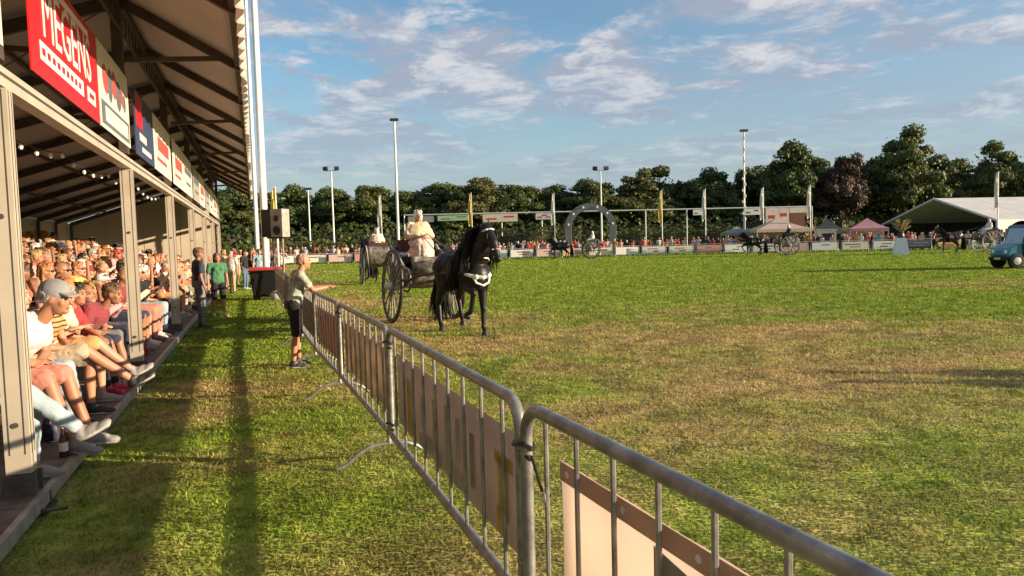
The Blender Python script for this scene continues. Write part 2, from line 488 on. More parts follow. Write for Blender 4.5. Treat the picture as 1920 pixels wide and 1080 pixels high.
def make_tree(seed, mat, wide=1.0, low=0.16, nclump=110, per=235, leaf=.155, lobes=5):
    """a tree 10 m tall: trunk with limbs, crown of leaf clumps spread over uneven lobes"""
    rng = np.random.default_rng(seed)
    lo = []
    for i in range(lobes):
        a = 2*PI*i/lobes+rng.uniform(-.5, .5); rr = rng.uniform(1.0, 2.1)*wide
        lo.append((math.cos(a)*rr, math.sin(a)*rr, rng.uniform(10*low+2.2, 6.8), rng.uniform(1.7, 2.5)*wide, rng.uniform(1.6, 2.5)))
    lo.append((rng.uniform(-.7, .7), rng.uniform(-.7, .7), 7.6, 1.9*wide, 2.3))
    lo.append((rng.uniform(-.5, .5), rng.uniform(-.5, .5), 5.2, 2.5*wide, 2.8))
    CC, NN = [], []
    for k in range(nclump):
        L_ = lo[k % len(lo)]
        d = rng.normal(size=3); d /= np.linalg.norm(d)
        if d[2] < -.6: d[2] *= -.5
        rad = rng.uniform(.72, 1.06)
        c = np.array([L_[0]+d[0]*L_[3]*rad, L_[1]+d[1]*L_[3]*rad, L_[2]+d[2]*L_[4]*rad])
        cr = rng.uniform(.55, 1.1)
        m = int(per*rng.uniform(.6, 1.3)*(cr/.7)**2)
        dd = rng.normal(size=(m, 3)); dd /= np.linalg.norm(dd, axis=1, keepdims=True)
        dd[:, 2] = np.where(dd[:, 2] < -.3, dd[:, 2]*.4, dd[:, 2])
        r = cr*rng.uniform(.55, 1.12, (m, 1))*np.array([1.15, 1.15, .8])
        CC.append(c+dd*r); nn = dd+rng.normal(size=(m, 3))*.55; NN.append(nn/np.linalg.norm(nn, axis=1, keepdims=True))
    for L_ in lo:                        # loose twigs of leaves between the clumps
        m = 420; dd = rng.normal(size=(m, 3)); dd /= np.linalg.norm(dd, axis=1, keepdims=True)
        rr_ = rng.uniform(.25, 1.18, (m, 1))
        CC.append(np.array(L_[:3])+dd*rr_*np.array([L_[3], L_[3], L_[4]])); nn = dd+rng.normal(size=(m, 3)); NN.append(nn/np.linalg.norm(nn, axis=1, keepdims=True))
    C = np.concatenate(CC); N = np.concatenate(NN)
    C[:, 2] = np.clip(C[:, 2], 10*low, None); C[:, 2] *= 10/C[:, 2].max()
    crown = quads_mesh('crown', leaf_quads(C, N, leaf, rng), mat)
    t = MB()
    t.tube([(0, 0, -.15), (.04, .02, .8), (.1, -.04, 2.4), (0, .05, 4.4), (.08, 0, 7.2)], [.36, .27, .22, .16, .05], 8)
    for L_ in lo:
        z0 = rng.uniform(1.8, 3.6)
        t.tube([(.05, 0, z0), (L_[0]*.45, L_[1]*.45, (z0+L_[2])/2), (L_[0], L_[1], L_[2]+.4)], [.12, .085, .03], 6)
    return t.mesh('trunk', bark, True), crown
tree_kinds = [make_tree(11, leaf_mats[0], 1.05), make_tree(12, leaf_mats[1], 1.2, low=.1), make_tree(13, leaf_mats[0], .9, low=.12),
              make_tree(14, leaf_mats[2], 1.0, low=.1), make_tree(15, leaf_mats[3], 1.1, low=.12), make_tree(16, leaf_mats[1], 1.0, low=.20, nclump=84, lobes=6)]
def tree(kind, x, y, h, w, rz, label, group=None):
    o = empty('tree', (x, y, 0), rz); o.scale = (w, w, h/10)
    link('trunk', tree_kinds[kind][0], o); link('crown', tree_kinds[kind][1], o)
    lab(o, label, 'tree', group)
line = [(-14, 117), (6.6, 115), (33, 108), (62, 98), (75, 91), (90, 86), (106, 83), (130, 72)]
def along(poly, d):
    for (x0, y0), (x1, y1) in zip(poly[:-1], poly[1:]):
        L_ = math.hypot(x1-x0, y1-y0)
        if d <= L_: return (x0+(x1-x0)*d/L_, y0+(y1-y0)*d/L_, math.atan2(y1-y0, x1-x0))
        d -= L_
    return (x1, y1, math.atan2(y1-y0, x1-x0))
rg = random.Random(3)
tot = sum(math.hypot(b[0]-a[0], b[1]-a[1]) for a, b in zip(line[:-1], line[1:]))
#  distance along line, height, width, kind
front = [(2, 9.5, .95, 1), (8.5, 9.8, 1.0, 0), (14.5, 10.2, .9, 4), (20, 11.3, .95, 0), (26, 10.2, .95, 2), (31.5, 10.8, .95, 1), (37, 9.6, .85, 2),
         (42, 11.0, 1.0, 0), (47.5, 11.6, 1.05, 4), (53.5, 10.4, .95, 1), (58.5, 9.7, .85, 2), (64, 10.6, .95, 1), (70, 11.2, 1.0, 4), (76, 12.8, 1.05, 1), (83, 12.2, 1.0, 2)]
for i, (d, h, w, k) in enumerate(front):
    x, y, a = along(line, d)
    tree(k, x+rg.uniform(-1, 1), y+rg.uniform(-1.5, 1.5), h, w*1.22, rg.uniform(0, 6), 'dark green tree in the far tree line, %s from the left' % ORD[i], 'trees along the far edge of the field')
for px, py, h, w, k, l in ((74.5, 90.0, 15.6, 1.28, 0, 'tall round dark tree standing left of the reddish-brown tree'),
                           (80.2, 85.5, 13.2, .95, 3, 'reddish-brown copper-leaved tree between two tall green trees'),
                           (90.5, 85.5, 17.4, 1.45, 5, 'tallest tree, wide open crown rising behind the small tents'),
                           (98.5, 84.5, 11.0, 1.0, 4, 'yellowish green tree low behind the big white marquee'),
                           (105.5, 81.5, 15.2, 1.15, 5, 'loose-crowned tall tree above the ridge of the big marquee'),
                           (113.0, 77.0, 13.8, 1.1, 1, 'green tree above the marquee at the right edge of the picture')):
    tree(k, px, py, h, w, rg.uniform(0, 6), l, 'tall trees on the right')
nb = 0
for i in range(27):
    x, y, a = along(line, 3+i*5.2)
    h = 10.9+.7*math.sin(i*1.7)+(2.6 if i > 16 else 0)
    tree((0, 2, 1, 0)[i % 4], x+6.0*math.sin(.35)+rg.uniform(-1.5, 1.5), y+8+rg.uniform(-2, 2), h, 1.35, rg.uniform(0, 6),
         'tree standing behind the far tree line, %s of the back row from the left' % ORD[i], 'trees behind the far tree line')

# undergrowth and hedges
def hedge(name, pts, w, h, mat, label, seed, per=260, leaf=.13, kind=None):
    rng = np.random.default_rng(seed); CC, NN = [], []
    for (x0, y0), (x1, y1) in zip(pts[:-1], pts[1:]):
        L_ = math.hypot(x1-x0, y1-y0); n = int(L_*per); t = rng.uniform(0, 1, n)
        side = np.array([-(y1-y0), x1-x0])/L_
        s = rng.uniform(0, 2+w/h, n)            # along the section: front, top, back
        off = np.where(s < 1, -w/2, np.where(s < 1+w/h, -w/2+(s-1)*h, w/2)); z = np.where(s < 1, s*h, np.where(s < 1+w/h, h, (s-1-w/h)*h))
        lump = 1+.10*np.sin(t*L_*1.3+seed)+.06*np.sin(t*L_*3.7)
        off = off*lump+rng.normal(0, .09, n); z = np.abs(z*lump+rng.normal(0, .08, n))
        CC.append(np.stack([x0+(x1-x0)*t+side[0]*off, y0+(y1-y0)*t+side[1]*off, z], 1))
        nn = np.stack([side[0]*off, side[1]*off, (z-h/2)*.8], 1)+rng.normal(size=(n, 3))*.6
        NN.append(nn/np.linalg.norm(nn, axis=1, keepdims=True))
    C = np.concatenate(CC); N = np.concatenate(NN)
    o = empty(name, (0, 0, 0))
    f = link('foliage', quads_mesh('foliage', leaf_quads(C, N, leaf, rng), mat), o)
    core = MB()
    for (x0, y0), (x1, y1) in zip(pts[:-1], pts[1:]):
        core.beam((x0, y0, h*.42), (x1, y1, h*.42), w*.6, h*.84)
    core.build('branches', bark, o)
    return lab(o, label, 'hedge')
hedge('clipped_hedge', [(1, 94), (8, 92.8), (19, 89.5)], 1.4, 2.1, leaf_mats[3], 'low clipped hedge behind the boards left of the black horse', 1)
hedge('clipped_hedge', [(24.5, 86.5), (33.5, 83.2)], 1.6, 2.9, leaf_mats[3], 'taller sunlit hedge between the black horse and the horseshoe arch', 2)
hedge('clipped_hedge', [(43.5, 84.5), (58.5, 76.6)], 1.5, 2.6, leaf_mats[1], 'long green hedge between the horseshoe arch and the cream tent', 3)
u = hedge('undergrowth', [(-14, 112), (6.6, 110), (33, 103), (60, 94), (74, 88), (92, 88), (108, 84), (128, 76)], 3.0, 4.4, leaf_mats[0], 'dark undergrowth of bushes below the far trees', 4, per=110, leaf=.30)
u['category'] = 'bushes'

# ---------------------------------------------------------------- far line of boards
BL = [(-3.2, 79.6), (6.1, 77), (21.5, 71.6), (36, 65.2), (44.5, 60), (50, 56), (55.7, 52), (62.6, 47.7), (72, 42)]
galv = M('galvanised_steel', (0.42, 0.42, 0.42), .42, .75, var=.2, scale=14, bump=.08, bscale=60, col2=(.56, .55, .53))
galv_far = M('painted_steel_pale', (0.60, 0.60, 0.57), .5, .2, var=.12)
white_alu = M('white_aluminium', (0.66, 0.63, 0.57), .38, .35, var=.10, scale=3)
boards = [('white', (.72, .70, .66)), ('pale pink', (.62, .42, .38)), ('cream', (.70, .62, .48)), ('dusty rose', (.50, .26, .23)), ('orange-tan', (.62, .40, .22)), ('navy', (.05, .06, .10)), ('yellow', (.55, .45, .16)), ('dark green', (.04, .09, .06))]
bmat = {n: M('board_'+n.replace(' ', '_'), c, .55, var=.08) for n, c in boards}
inkm = M('board_print', (0.14, 0.14, 0.16), .6, var=.2)
redink = M('red_print', (0.45, 0.05, 0.05), .6, var=.2)
seq = ['white', 'pale pink', 'white', 'cream', 'pale pink', 'dusty rose', 'white', 'white', 'cream', 'dusty rose', 'white', 'white', 'pale pink', 'orange-tan', 'cream', 'white', 'white', 'cream', 'dusty rose', 'white', 'white', 'pale pink', 'white', 'cream', 'white', 'navy', 'yellow', 'white', 'white', 'navy', 'white', 'dark green', 'white', 'white']
def ad_board(i, x, y, rz, colour):
    o = empty('advertising_board', (x, y, 0), rz)
    p = MB().box((0, 0, .55), (2.25, .04, .72)); p.build('panel', bmat[colour], o)
    q = MB(); rr = random.Random(i)
    for k in range(rr.choice((1, 2, 2))):
        w = rr.uniform(.5, 1.5); q.box((rr.uniform(-.3, .3), -.0235, .68-.24*k), (w, .003, rr.uniform(.07, .13)))
    q.build('print', redink if i % 5 == 1 else inkm, o)
    f = MB()
    f.tube([(-1.2, .03, .02), (-1.2, .03, 1.02), (1.2, .03, 1.02), (1.2, .03, .02)], .02, 6)
    f.box((-1.2, .03, .012), (.05, .5, .02)); f.box((1.2, .03, .012), (.05, .5, .02))
    f.build('frame', galv_far, o)
    nm = ORD[i] if i < len(ORD) else 'last'
    lab(o, '%s advertising board on the far barrier, %s from the left' % (colour, nm), 'board', 'boards along the far side of the field')
d = 0.0
for i in range(33):
    x, y, a = along(BL, 1.3+i*2.62)
    ad_board(i, x, y, a+R(9), seq[i % len(seq)])

# ---------------------------------------------------------------- frame with banners
def far_frame():
    A, B = Vector((17.6, 91.0, 0)), Vector((63.0, 72.0, 0))
    o = empty('banner_frame', (A.x, A.y, 0)); D = B-A
    H_ = 5.35
    m = MB().tube([(0, 0, H_), (D.x, D.y, H_-.35)], .09, 6); m.build('top_rail', galv_far, o)
    for k, t in enumerate((0.0, .245, .345, .60, .70, .84, 1.0)):
        MB().tube([(D.x*t, D.y*t, 0), (D.x*t, D.y*t, H_-.35*t)], .07, 6).build('post', galv_far, o)
    lab(o, 'long pale steel frame of posts and a top rail carrying banners', 'frame')
    e = D.normalized(); rz = math.atan2(e.y, e.x)
    def ban(t0, t1, z0, z1, mat, label, marks=0, mk=None):
        c = A + D*((t0+t1)/2); w = D.length*(t1-t0)
        b = empty('hanging_banner', (c.x+.14*e.y, c.y-.14*e.x, 0), rz)
        MB().box((0, 0, (z0+z1)/2), (w, .02, z1-z0)).build('cloth', mat, b)
        q = MB()
        for k in range(marks):
            q.box(((-.25+.5*k/max(1, marks-1))*w, -.0125, (z0+z1)/2+(.12 if k % 2 else -.1)), (w*.3, .003, (z1-z0)*.22))
        if marks: q.build('print', mk or inkm, b)
        lab(b, label, 'banner', 'banners on the far frame')
    cr = M('banner_cream', (.78, .70, .58), .6, var=.06, trans=.3); wh = M('banner_white', (.80, .80, .72), .6, var=.05, trans=.3)
    gn = M('banner_green', (.42, .66, .38), .6, var=.1, trans=.3); br = M('banner_brown', (.16, .075, .04), .7, var=.2); pk = M('banner_pink_white', (.74, .62, .56), .6, var=.12, scale=1.5, trans=.2)
    ban(.010, .075, 4.4, 5.15, M('banner_slate', (.25, .27, .27), .6, var=.15), 'slate-grey banner at the left end of the far frame')
    ban(.085, .165, 4.5, 5.15, gn, 'white and green banner on the far frame behind the driver', 2)
    ban(.198, .285, 4.2, 5.15, cr, 'cream banner on the far frame above the black horse', 2, redink)
    ban(.330, .372, 4.35, 5.1, pk, 'small pale banner with dark print left of the horseshoe arch', 3)
    ban(.715, .742, 4.35, 5.0, wh, 'small square white banner on the far frame right of the arch', 1, bmat['dark green'])
    ban(.838, .876, 4.2, 4.95, wh, 'white banner beside the speckled light mast', 2, bmat['dark green'])
    ban(.889, .945, 3.0, 4.95, pk, 'big pinkish-white banner above the cream tent', 2, redink)
    ban(.946, .985, 4.3, 4.93, cr, 'narrow cream banner at the right end of the far frame')
    ban(.947, .982, 2.6, 4.27, br, 'dark brown hanging below the narrow cream banner')
far_frame()

# ---------------------------------------------------------------- flags, masts
flag_w = M('flag_white', (.78, .76, .70), .7, var=.1, trans=.35); flag_y = M('flag_yellow', (.75, .58, .12), .7, var=.15, trans=.35)
def feather_flag(x, y, h, mat, label, droop=.42):
    o = empty('flagpole', (x, y, 0))
    MB().tube([(0, 0, 0), (0, 0, h*.6), (0, 0, h)], [.055, .05, .03], 8).build('pole', galv_far, o)
    f = MB(); n = 10; vs = []; W = droop
    for i in range(n+1):
        t = i/n; z = h*.985-t*h*.46
        for j in range(4):
            s = j/3
            vs.append((-(s*W*(.25+.75*math.sin(PI*min(1, t*.55+.1)))), .09*math.sin(s*7+t*5), z-.35*s*t))
    f.add(vs, [(i*4+j, i*4+j+1, (i+1)*4+j+1, (i+1)*4+j) for i in range(n) for j in range(3)])
    fo = f.build('flag', mat, o, smooth=True)
    so = fo.modifiers.new('thick', 'SOLIDIFY'); so.thickness = .02
    o.rotation_euler = (0, 0, -YAW)
    lab(o, label, 'flag', 'limp flags on poles along the far side')
for x, y, h, m, l in ((13.4, 82.5, 7.3, flag_w, 'limp white flag on a pole left of the tall thin mast'),
                      (22.9, 79.3, 7.3, flag_y, 'yellow and white flag hanging behind the carriage driver'),
                      (32.6, 78.8, 7.2, flag_w, 'limp white flag left of the grey horseshoe arch'),
                      (42.5, 71.8, 7.0, flag_y, 'yellow-tinted flag standing just right of the horseshoe arch'),
                      (47.0, 70.2, 7.0, flag_w, 'limp white flag between the two small white frame banners'),
                      (52.0, 66.8, 6.9, flag_w, 'white flag in front of the big pinkish-white banner'),
                      (55.8, 64.0, 6.9, flag_w, 'white flag at the right end of the banner frame'),
                      (72.0, 55.5, 7.6, flag_w, 'white flag in front of the white marquee roof')):
    feather_flag(x, y, h, m, l)
dk = M('floodlight_black', (.03, .03, .035), .5, var=.2)
def mast(x, y, h, label, heads, speck=False, r=.14):
    o = empty('light_mast', (x, y, 0), -YAW)
    MB().tube([(0, 0, 0), (0, 0, h*.5), (0, 0, h)], [r, r*.85, r*.6], 10).build('pole', galv_far, o)
    if heads == 2:
        MB().tube([(-.9, 0, h+.05), (.9, 0, h+.05)], .05, 6).build('crossarm', galv_far, o)
        for s in (-1, 1):
            MB().box((s*.75, -.1, h+.32), (.62, .35, .42), rot=Euler((R(-25), 0, R(14*s)))).build('floodlight', dk, o)
    else:
        MB().box((0, -.05, h+.12), (.95, .4, .26)).build('floodlight', dk, o)
    if speck:
        for k in range(15):
            MB().box(((-.12 if k % 2 else .12), -.06, h-.8-k*.72), (.26, .12, .34)).build('rung', flag_w, o)
    lab(o, label, 'light mast', 'floodlight masts around the field')
mast(10.2, 103, 11.9, 'floodlight mast with two lamps behind the boy', 2)
mast(44.6, 91.2, 11.0, 'floodlight mast with two lamps above the horseshoe arch', 2)
mast(15.4, 83.5, 15.6, 'tall thin bare mast rising above the carriage', 1, r=.17)
mast(58.3, 78.6, 14.7, 'tall speckled mast with rungs at the right', 1, True)
mast(6.9, 100.5, 9.2, 'short pale post in front of the trees right of the loudspeaker', 1, r=.12)

# ---------------------------------------------------------------- horseshoe arch
def arch():
    o = empty('horseshoe_arch', (37.2, 79.0, 0), -R(28))
    grey = M('horseshoe_grey', (.19, .20, .20), .6, var=.15, scale=1.2)
    ro, ri, zc, th = 3.0, 2.25, 3.0, .8
    outer, inner = [], []
    n = 28
    for i in range(n+1):
        a = R(-8)+R(196)*i/n
        outer.append((ro*math.cos(a), zc+ro*math.sin(a))); inner.append((ri*math.cos(a), zc+ri*math.sin(a)))
    outer = [(2.85, 0)]+outer+[(-2.85, 0)]; inner = [(2.05, 0)]+inner+[(-2.05, 0)]
    m = MB(); k = len(outer)
    vs = []
    for y in (-th/2, th/2):
        vs += [(x, y, z) for x, z in outer]+[(x, y, z) for x, z in inner]
    fs = []
    for i in range(k-1):
        fs += [(i, i+1, k+i+1, k+i), (2*k+i, 3*k+i, 3*k+i+1, 2*k+i+1), (i, 2*k+i, 2*k+i+1, i+1), (k+i, k+i+1, 3*k+i+1, 3*k+i)]
    fs += [(0, k, 3*k, 2*k), (k-1, 3*k-1, 4*k-1, 2*k-1)]
    m.add(vs, fs); m.build('shoe', grey, o)
    for a in (12, 42, 72, 108, 138, 168):
        rm = (ro+ri)/2
        MB().ball((rm*math.cos(R(a)), -th/2-.02, zc+rm*math.sin(R(a))), (.15, .07, .15), 8, 6).build('nail_stud', flag_w, o)
    lab(o, 'big grey horseshoe-shaped entrance arch with pale nail studs', 'arch')
arch()

# ---------------------------------------------------------------- tents on the right
pvc = M('tent_white_pvc', (.66, .64, .60), .45, var=.07, scale=.8, trans=.12)
pvc_in = M('tent_inside_shade', (.05, .045, .05), .8, var=.3, scale=.6)  # near-black colour paints in the shade inside the marquee, tents and hatch
def marquee():
    o = empty('marquee', (76.0, 58.6, 0), math.atan2(-.14, .99))
    # local x along ridge, local y across (near eave y=0, far eave y=W)
    W, L_, E_, H_ = 18.2, 26.0, 2.75, 5.6
    for nm, a, b, zz in (('near_roof_sheet', 0, W/2, (E_, H_)), ('far_roof_sheet', W/2, W, (H_, E_))):
        for k in range(5):
            x0, x1 = k*L_/5, (k+1)*L_/5-.03
            m = MB(); t = .05
            m.add([(x0, a, zz[0]), (x1, a, zz[0]), (x1, b, zz[1]), (x0, b, zz[1]), (x0, a, zz[0]-t), (x1, a, zz[0]-t), (x1, b, zz[1]-t), (x0, b, zz[1]-t)],
                  [(0, 1, 2, 3), (7, 6, 5, 4), (0, 4, 5, 1), (1, 5, 6, 2), (2, 6, 7, 3), (3, 7, 4, 0)])
            m.build('roof_sheet', pvc, o)
    g = MB()
    g.beam((-.08, 0, E_-.06), (-.08, W/2, H_-.06), .14, .22); g.beam((-.08, W/2, H_-.06), (-.08, W, E_-.06), .14, .22)
    g.build('gable_frame', galv_far, o)
    for y in (0, W):
        MB().box((0.05, y, E_/2-.03), (.28, .28, E_-.06)).build('corner_post', white_alu, o)
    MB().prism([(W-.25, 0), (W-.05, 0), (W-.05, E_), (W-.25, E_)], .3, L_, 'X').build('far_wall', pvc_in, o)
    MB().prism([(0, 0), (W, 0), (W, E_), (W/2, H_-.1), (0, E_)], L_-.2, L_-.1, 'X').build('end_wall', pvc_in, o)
    for k in range(5):                       # near side: white pillars, curtains drawn up into an arch
        x0 = k*L_/5
        MB().box((x0+.5, 0, (E_-.06)/2), (1.0, .12, E_-.06)).build('side_curtain', pvc, o)
        m = MB(); n = 10; vs = []
        for i in range(n+1):
            t = i/n; x = x0+1.0+t*(L_/5-1.0); vs += [(x, -.03, E_-.05), (x, -.03, E_-.05-1.1*(abs(2*t-1))**2-.12)]
        m.add(vs, [(2*i, 2*i+1, 2*i+3, 2*i+2) for i in range(n)])
        f = m.build('drawn_valance', pvc, o); s = f.modifiers.new('t', 'SOLIDIFY'); s.thickness = .03
    lab(o, 'large white gabled marquee with a dark open end', 'marquee')
marquee()
def pagoda(x, y, w, eave, peak, mat, label, rz=0.0, side=None):
    o = empty('pagoda_tent', (x, y, 0), rz); h = w/2
    m = MB(); n = 6; vs = []
    for i in range(n+1):
        t = i/n; s = h*(1-t); z = eave+(peak-eave)*(t**1.35*.9+t*.1)
        vs += [(-s, -s, z), (s, -s, z), (s, s, z), (-s, s, z)]
    m.add(vs, [(4*i+j, 4*i+(j+1) % 4, 4*i+4+(j+1) % 4, 4*i+4+j) for i in range(n) for j in range(4)])
    f = m.build('roof', mat, o); f.modifiers.new('t', 'SOLIDIFY').thickness = .03
    v = MB(); k = 24
    for sx, sy, ex, ey in ((-h, -h, h, -h), (h, -h, h, h), (h, h, -h, h), (-h, h, -h, -h)):
        for i in range(k):
            a, b = i/k, (i+1)/k; dz = .30+.05*(i % 2)
            p = lambda t: (sx+(ex-sx)*t, sy+(ey-sy)*t)
            (x0, y0), (x1, y1) = p(a), p(b)
            v.add([(x0*1.003, y0*1.003, eave), (x1*1.003, y1*1.003, eave), (x1*1.003, y1*1.003, eave-dz), (x0*1.003, y0*1.003, eave-dz)], [(0, 1, 2, 3)])
    v.build('valance', mat, o)
    for sx in (-1, 1):
        for sy in (-1, 1):
            MB().box((sx*(h-.06), sy*(h-.06), eave/2), (.08, .08, eave)).build('leg', galv_far, o)
    if side: MB().box((0, h-.1, eave/2-.1), (w-.2, .04, eave-.2)).build('back_wall', side, o)
    lab(o, label, 'tent', 'small peaked tents on the right')
pagoda(53.6, 66.6, 5.6, 2.35, 3.55, M('tent_cream_pink', (.62, .46, .38), .7, var=.08, trans=.25), 'cream-pink peaked tent below the big pale banner', R(-24), M('tent_back_cream', (.55, .47, .40), .7))
pagoda(64.6, 65.2, 3.9, 2.2, 3.35, M('tent_pink', (.68, .34, .36), .7, var=.12, trans=.25), 'small pink and white peaked tent left of the marquee', R(-38), M('tent_back_white', (.66, .62, .58), .7))
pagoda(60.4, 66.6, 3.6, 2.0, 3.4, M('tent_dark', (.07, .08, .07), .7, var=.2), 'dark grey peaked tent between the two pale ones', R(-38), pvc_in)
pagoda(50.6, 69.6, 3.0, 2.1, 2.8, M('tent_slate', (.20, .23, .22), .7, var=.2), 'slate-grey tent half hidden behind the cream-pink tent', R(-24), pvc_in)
def hut():
    o = empty('ticket_hut', (58.3, 64.6, 0), R(-30))
    MB().box((0, 0, 1.05), (1.9, 1.6, 2.1)).build('wall', M('hut_cream', (.62, .56, .46), .7, var=.1), o)
    MB().box((0, 0, 2.16), (2.1, 1.8, .1)).build('roof', galv_far, o)
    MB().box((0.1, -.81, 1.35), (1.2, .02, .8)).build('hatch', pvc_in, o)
    lab(o, 'small cream kiosk with a dark hatch right of the cream-pink tent', 'kiosk')
hut()
def pillar():
    o = empty('flower_pillar', (46.6, 43.7, 0), R(-40))
    m = MB(); m.add([(-.55, -.55, 0), (.55, -.55, 0), (.55, .55, 0), (-.55, .55, 0), (-.33, -.33, 1.25), (.33, -.33, 1.25), (.33, .33, 1.25), (-.33, .33, 1.25)],
                    [(0, 3, 2, 1), (4, 5, 6, 7), (0, 1, 5, 4), (1, 2, 6, 5), (2, 3, 7, 6), (3, 0, 4, 7)])
    m.build('plinth', M('plinth_white', (.66, .68, .68), .6, var=.05), o)
    MB().lathe([(.16, 1.25), (.24, 1.4), (.20, 1.6), (.26, 1.66)], n=12).build('vase', dk, o)
    p = MB(); rr = random.Random(4)
    for i in range(70):
        a = rr.uniform(0, 2*PI); s = rr.uniform(.15, .75); h = rr.uniform(.5, 1.15)
        d = Vector((math.cos(a)*s, math.sin(a)*s, 0))
        p.tube([(0, 0, 1.6), tuple(d*.4+Vector((0, 0, 1.6+h*.6))), tuple(d+Vector((0, 0, 1.6+h)))], [.012, .05, .012], 5)
    p.build('pampas_plumes', M('pampas', (.48, .38, .20), .8, var=.3, trans=.3), o)
    lab(o, 'white tapering pillar topped with a spray of pampas grass', 'pillar')
pillar()
# ---------------------------------------------------------------- grandstand: tiers, benches and the tent over it
FX = -1.55                                   # line of the front posts
BAY = 5.2
BAYS = [0.52 + BAY*i for i in range(8)]      # front posts at 0.52, 5.72, 10.92 ... 36.92
Y0, Y1 = BAYS[0], BAYS[-1]
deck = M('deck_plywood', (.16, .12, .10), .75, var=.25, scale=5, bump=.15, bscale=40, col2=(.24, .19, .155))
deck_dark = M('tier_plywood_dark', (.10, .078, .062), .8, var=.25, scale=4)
alu_edge = M('deck_edge_aluminium', (.40, .38, .36), .5, .5, var=.2, scale=6)
stand = empty('grandstand', (FX, Y0, 0))
def S(x, y, z): return (x-FX, y-Y0, z)
n = 15; L_ = (Y1-Y0)/n
plank_mesh = MB().box((0, 0, 0), (.33, L_-.012, .05)).mesh('plank', deck)
edge_mesh = MB().box((0, 0, 0), (.045, L_-.006, .09)).mesh('edge', alu_edge)
for i in range(n):
    y = Y0+(i+.5)*L_
    for k in range(3):
        link('plank', plank_mesh, stand, S(-1.62-.34*k, y, .115+.001*((i*7+k*3) % 4)))
    link('edge_strip', edge_mesh, stand, S(-1.428, y, .10))
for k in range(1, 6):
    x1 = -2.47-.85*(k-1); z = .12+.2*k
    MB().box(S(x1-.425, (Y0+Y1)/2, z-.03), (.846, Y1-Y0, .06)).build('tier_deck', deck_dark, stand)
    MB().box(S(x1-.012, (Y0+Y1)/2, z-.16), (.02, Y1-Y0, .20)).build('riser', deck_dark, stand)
for k in range(6):
    x = -2.22-.85*k; z = .14+.2*k if k else .145
    m = MB(); m.box(S(x, (Y0+Y1)/2, z+.42), (.30, Y1-Y0-.1, .035)); m.build('bench_board', deck, stand)
    for j in range(15):
        MB().box(S(x, Y0+1.2+j*2.45, z+.20), (.05, .05, .405)).build('bench_leg', galv, stand)
lab(stand, 'stepped wooden grandstand with benches and a plank front edge', 'grandstand')

tent = empty('stand_tent', (FX, Y0, 0))
postm = M('post_cream_aluminium', (.47, .415, .33), .42, .15, var=.10, scale=2.5, bump=.03, bscale=30)
seam = M('post_groove_dark', (.06, .05, .045), .6)
woodb = M('tent_beam_brown', (.085, .06, .045), .6, .1, var=.2)
roofm = M('tent_roof_beige', (.54, .46, .40), .6, var=.08, scale=.7, trans=.22, bump=.12, bscale=3.0)
wallm = M('tent_wall_cream', (.50, .43, .33), .6, var=.08, scale=.6, trans=.08, bump=.1, bscale=2.5)
valm = M('valance_white', (.74, .70, .64), .6, var=.08, trans=.3)
BEAM_Z = 2.93
def post_mesh():
    m = MB(); m.box((0, 0, 1.56), (.15, .125, 2.54)); return m.mesh('post', postm)
pm = post_mesh()
gm = MB()
for sx in (-.045, .045): gm.box((sx, -.0640, 1.62), (.006, .003, 2.40))
gm.box((.0765, .03, 1.62), (.003, .006, 2.40)); gm.box((.0765, -.03, 1.62), (.003, .006, 2.40))
gm = gm.mesh('groove', seam)
steel = M('base_steel_dark', (.13, .11, .10), .5, .5, var=.3, scale=8)
def base_mesh():
    m = MB(); m.box((0, 0, .15), (.34, .26, .016)); m.box((0, .078, .28), (.20, .016, .25)); m.box((0, -.078, .28), (.20, .016, .25))
    m.box((.02, 0, .30), (.12, .10, .20))
    for y in (-.12, .12): m.tube([(.09, y*.9, .24), (.09, y, .24)], .018, 8)
    m.tube([(-.05, -.19, .185), (.3, -.19, .185)], .014, 6); m.tube([(.12, -.13, .21), (.12, .13, .21)], .016, 8)
    m.box((.135, .05, .20), (.03, .03, .09))
    return m.mesh('base_plate', steel, True)
bmh = base_mesh()
bolt_mesh = MB().tube([(0, 0, 0), (0, -.012, 0)], .018, 8).mesh('bolt', seam)
for i, y in enumerate(BAYS):
    p = link('post', pm, tent, S(FX, y, 0)); link('groove', gm, p)
    link('bolt', bolt_mesh, p, (.0, -.0625, .62)); link('bolt', bolt_mesh, p, (0, -.0625, 2.0))
    link('base_plate', bmh, tent, S(FX, y, -.12))
    MB().box(S(FX-.02, y, (BEAM_Z+5.0)/2+.05), (.12, .16, 5.0-BEAM_Z-.1)).build('upper_post', woodb, tent)
# fascia rails
for i in range(len(BAYS)-1):
    ya, yb = BAYS[i]+.002, BAYS[i+1]-.002
    MB().box(S(FX+.01, (ya+yb)/2, BEAM_Z-.03), (.11, yb-ya, .13)).build('fascia_beam', postm, tent)
    MB().box(S(FX+.067, (ya+yb)/2, BEAM_Z-.02), (.004, yb-ya, .02)).build('beam_groove', seam, tent)
    MB().tube([S(FX-.03, ya+.1, 4.02), S(FX-.03, yb-.1, 4.02)], .03, 6).build('banner_rail', woodb, tent)
    # ladder truss under the ridge
    t = MB(); zt, zb = 4.92, 4.62
    t.tube([S(FX+.02, ya+.09, zt), S(FX+.02, yb-.09, zt)], .025, 6); t.tube([S(FX+.02, ya+.09, zb), S(FX+.02, yb-.09, zb)], .025, 6)
    for j in range(17):
        yy = ya+.2+j*(yb-ya-.4)/16; t.tube([S(FX+.02, yy, zb), S(FX+.02, yy, zt)], .014, 5)
    t.build('lattice_truss', woodb, tent)
RZ, EZ, EX, BX, BZ = 5.10, 4.30, -.10, -7.6, 3.10
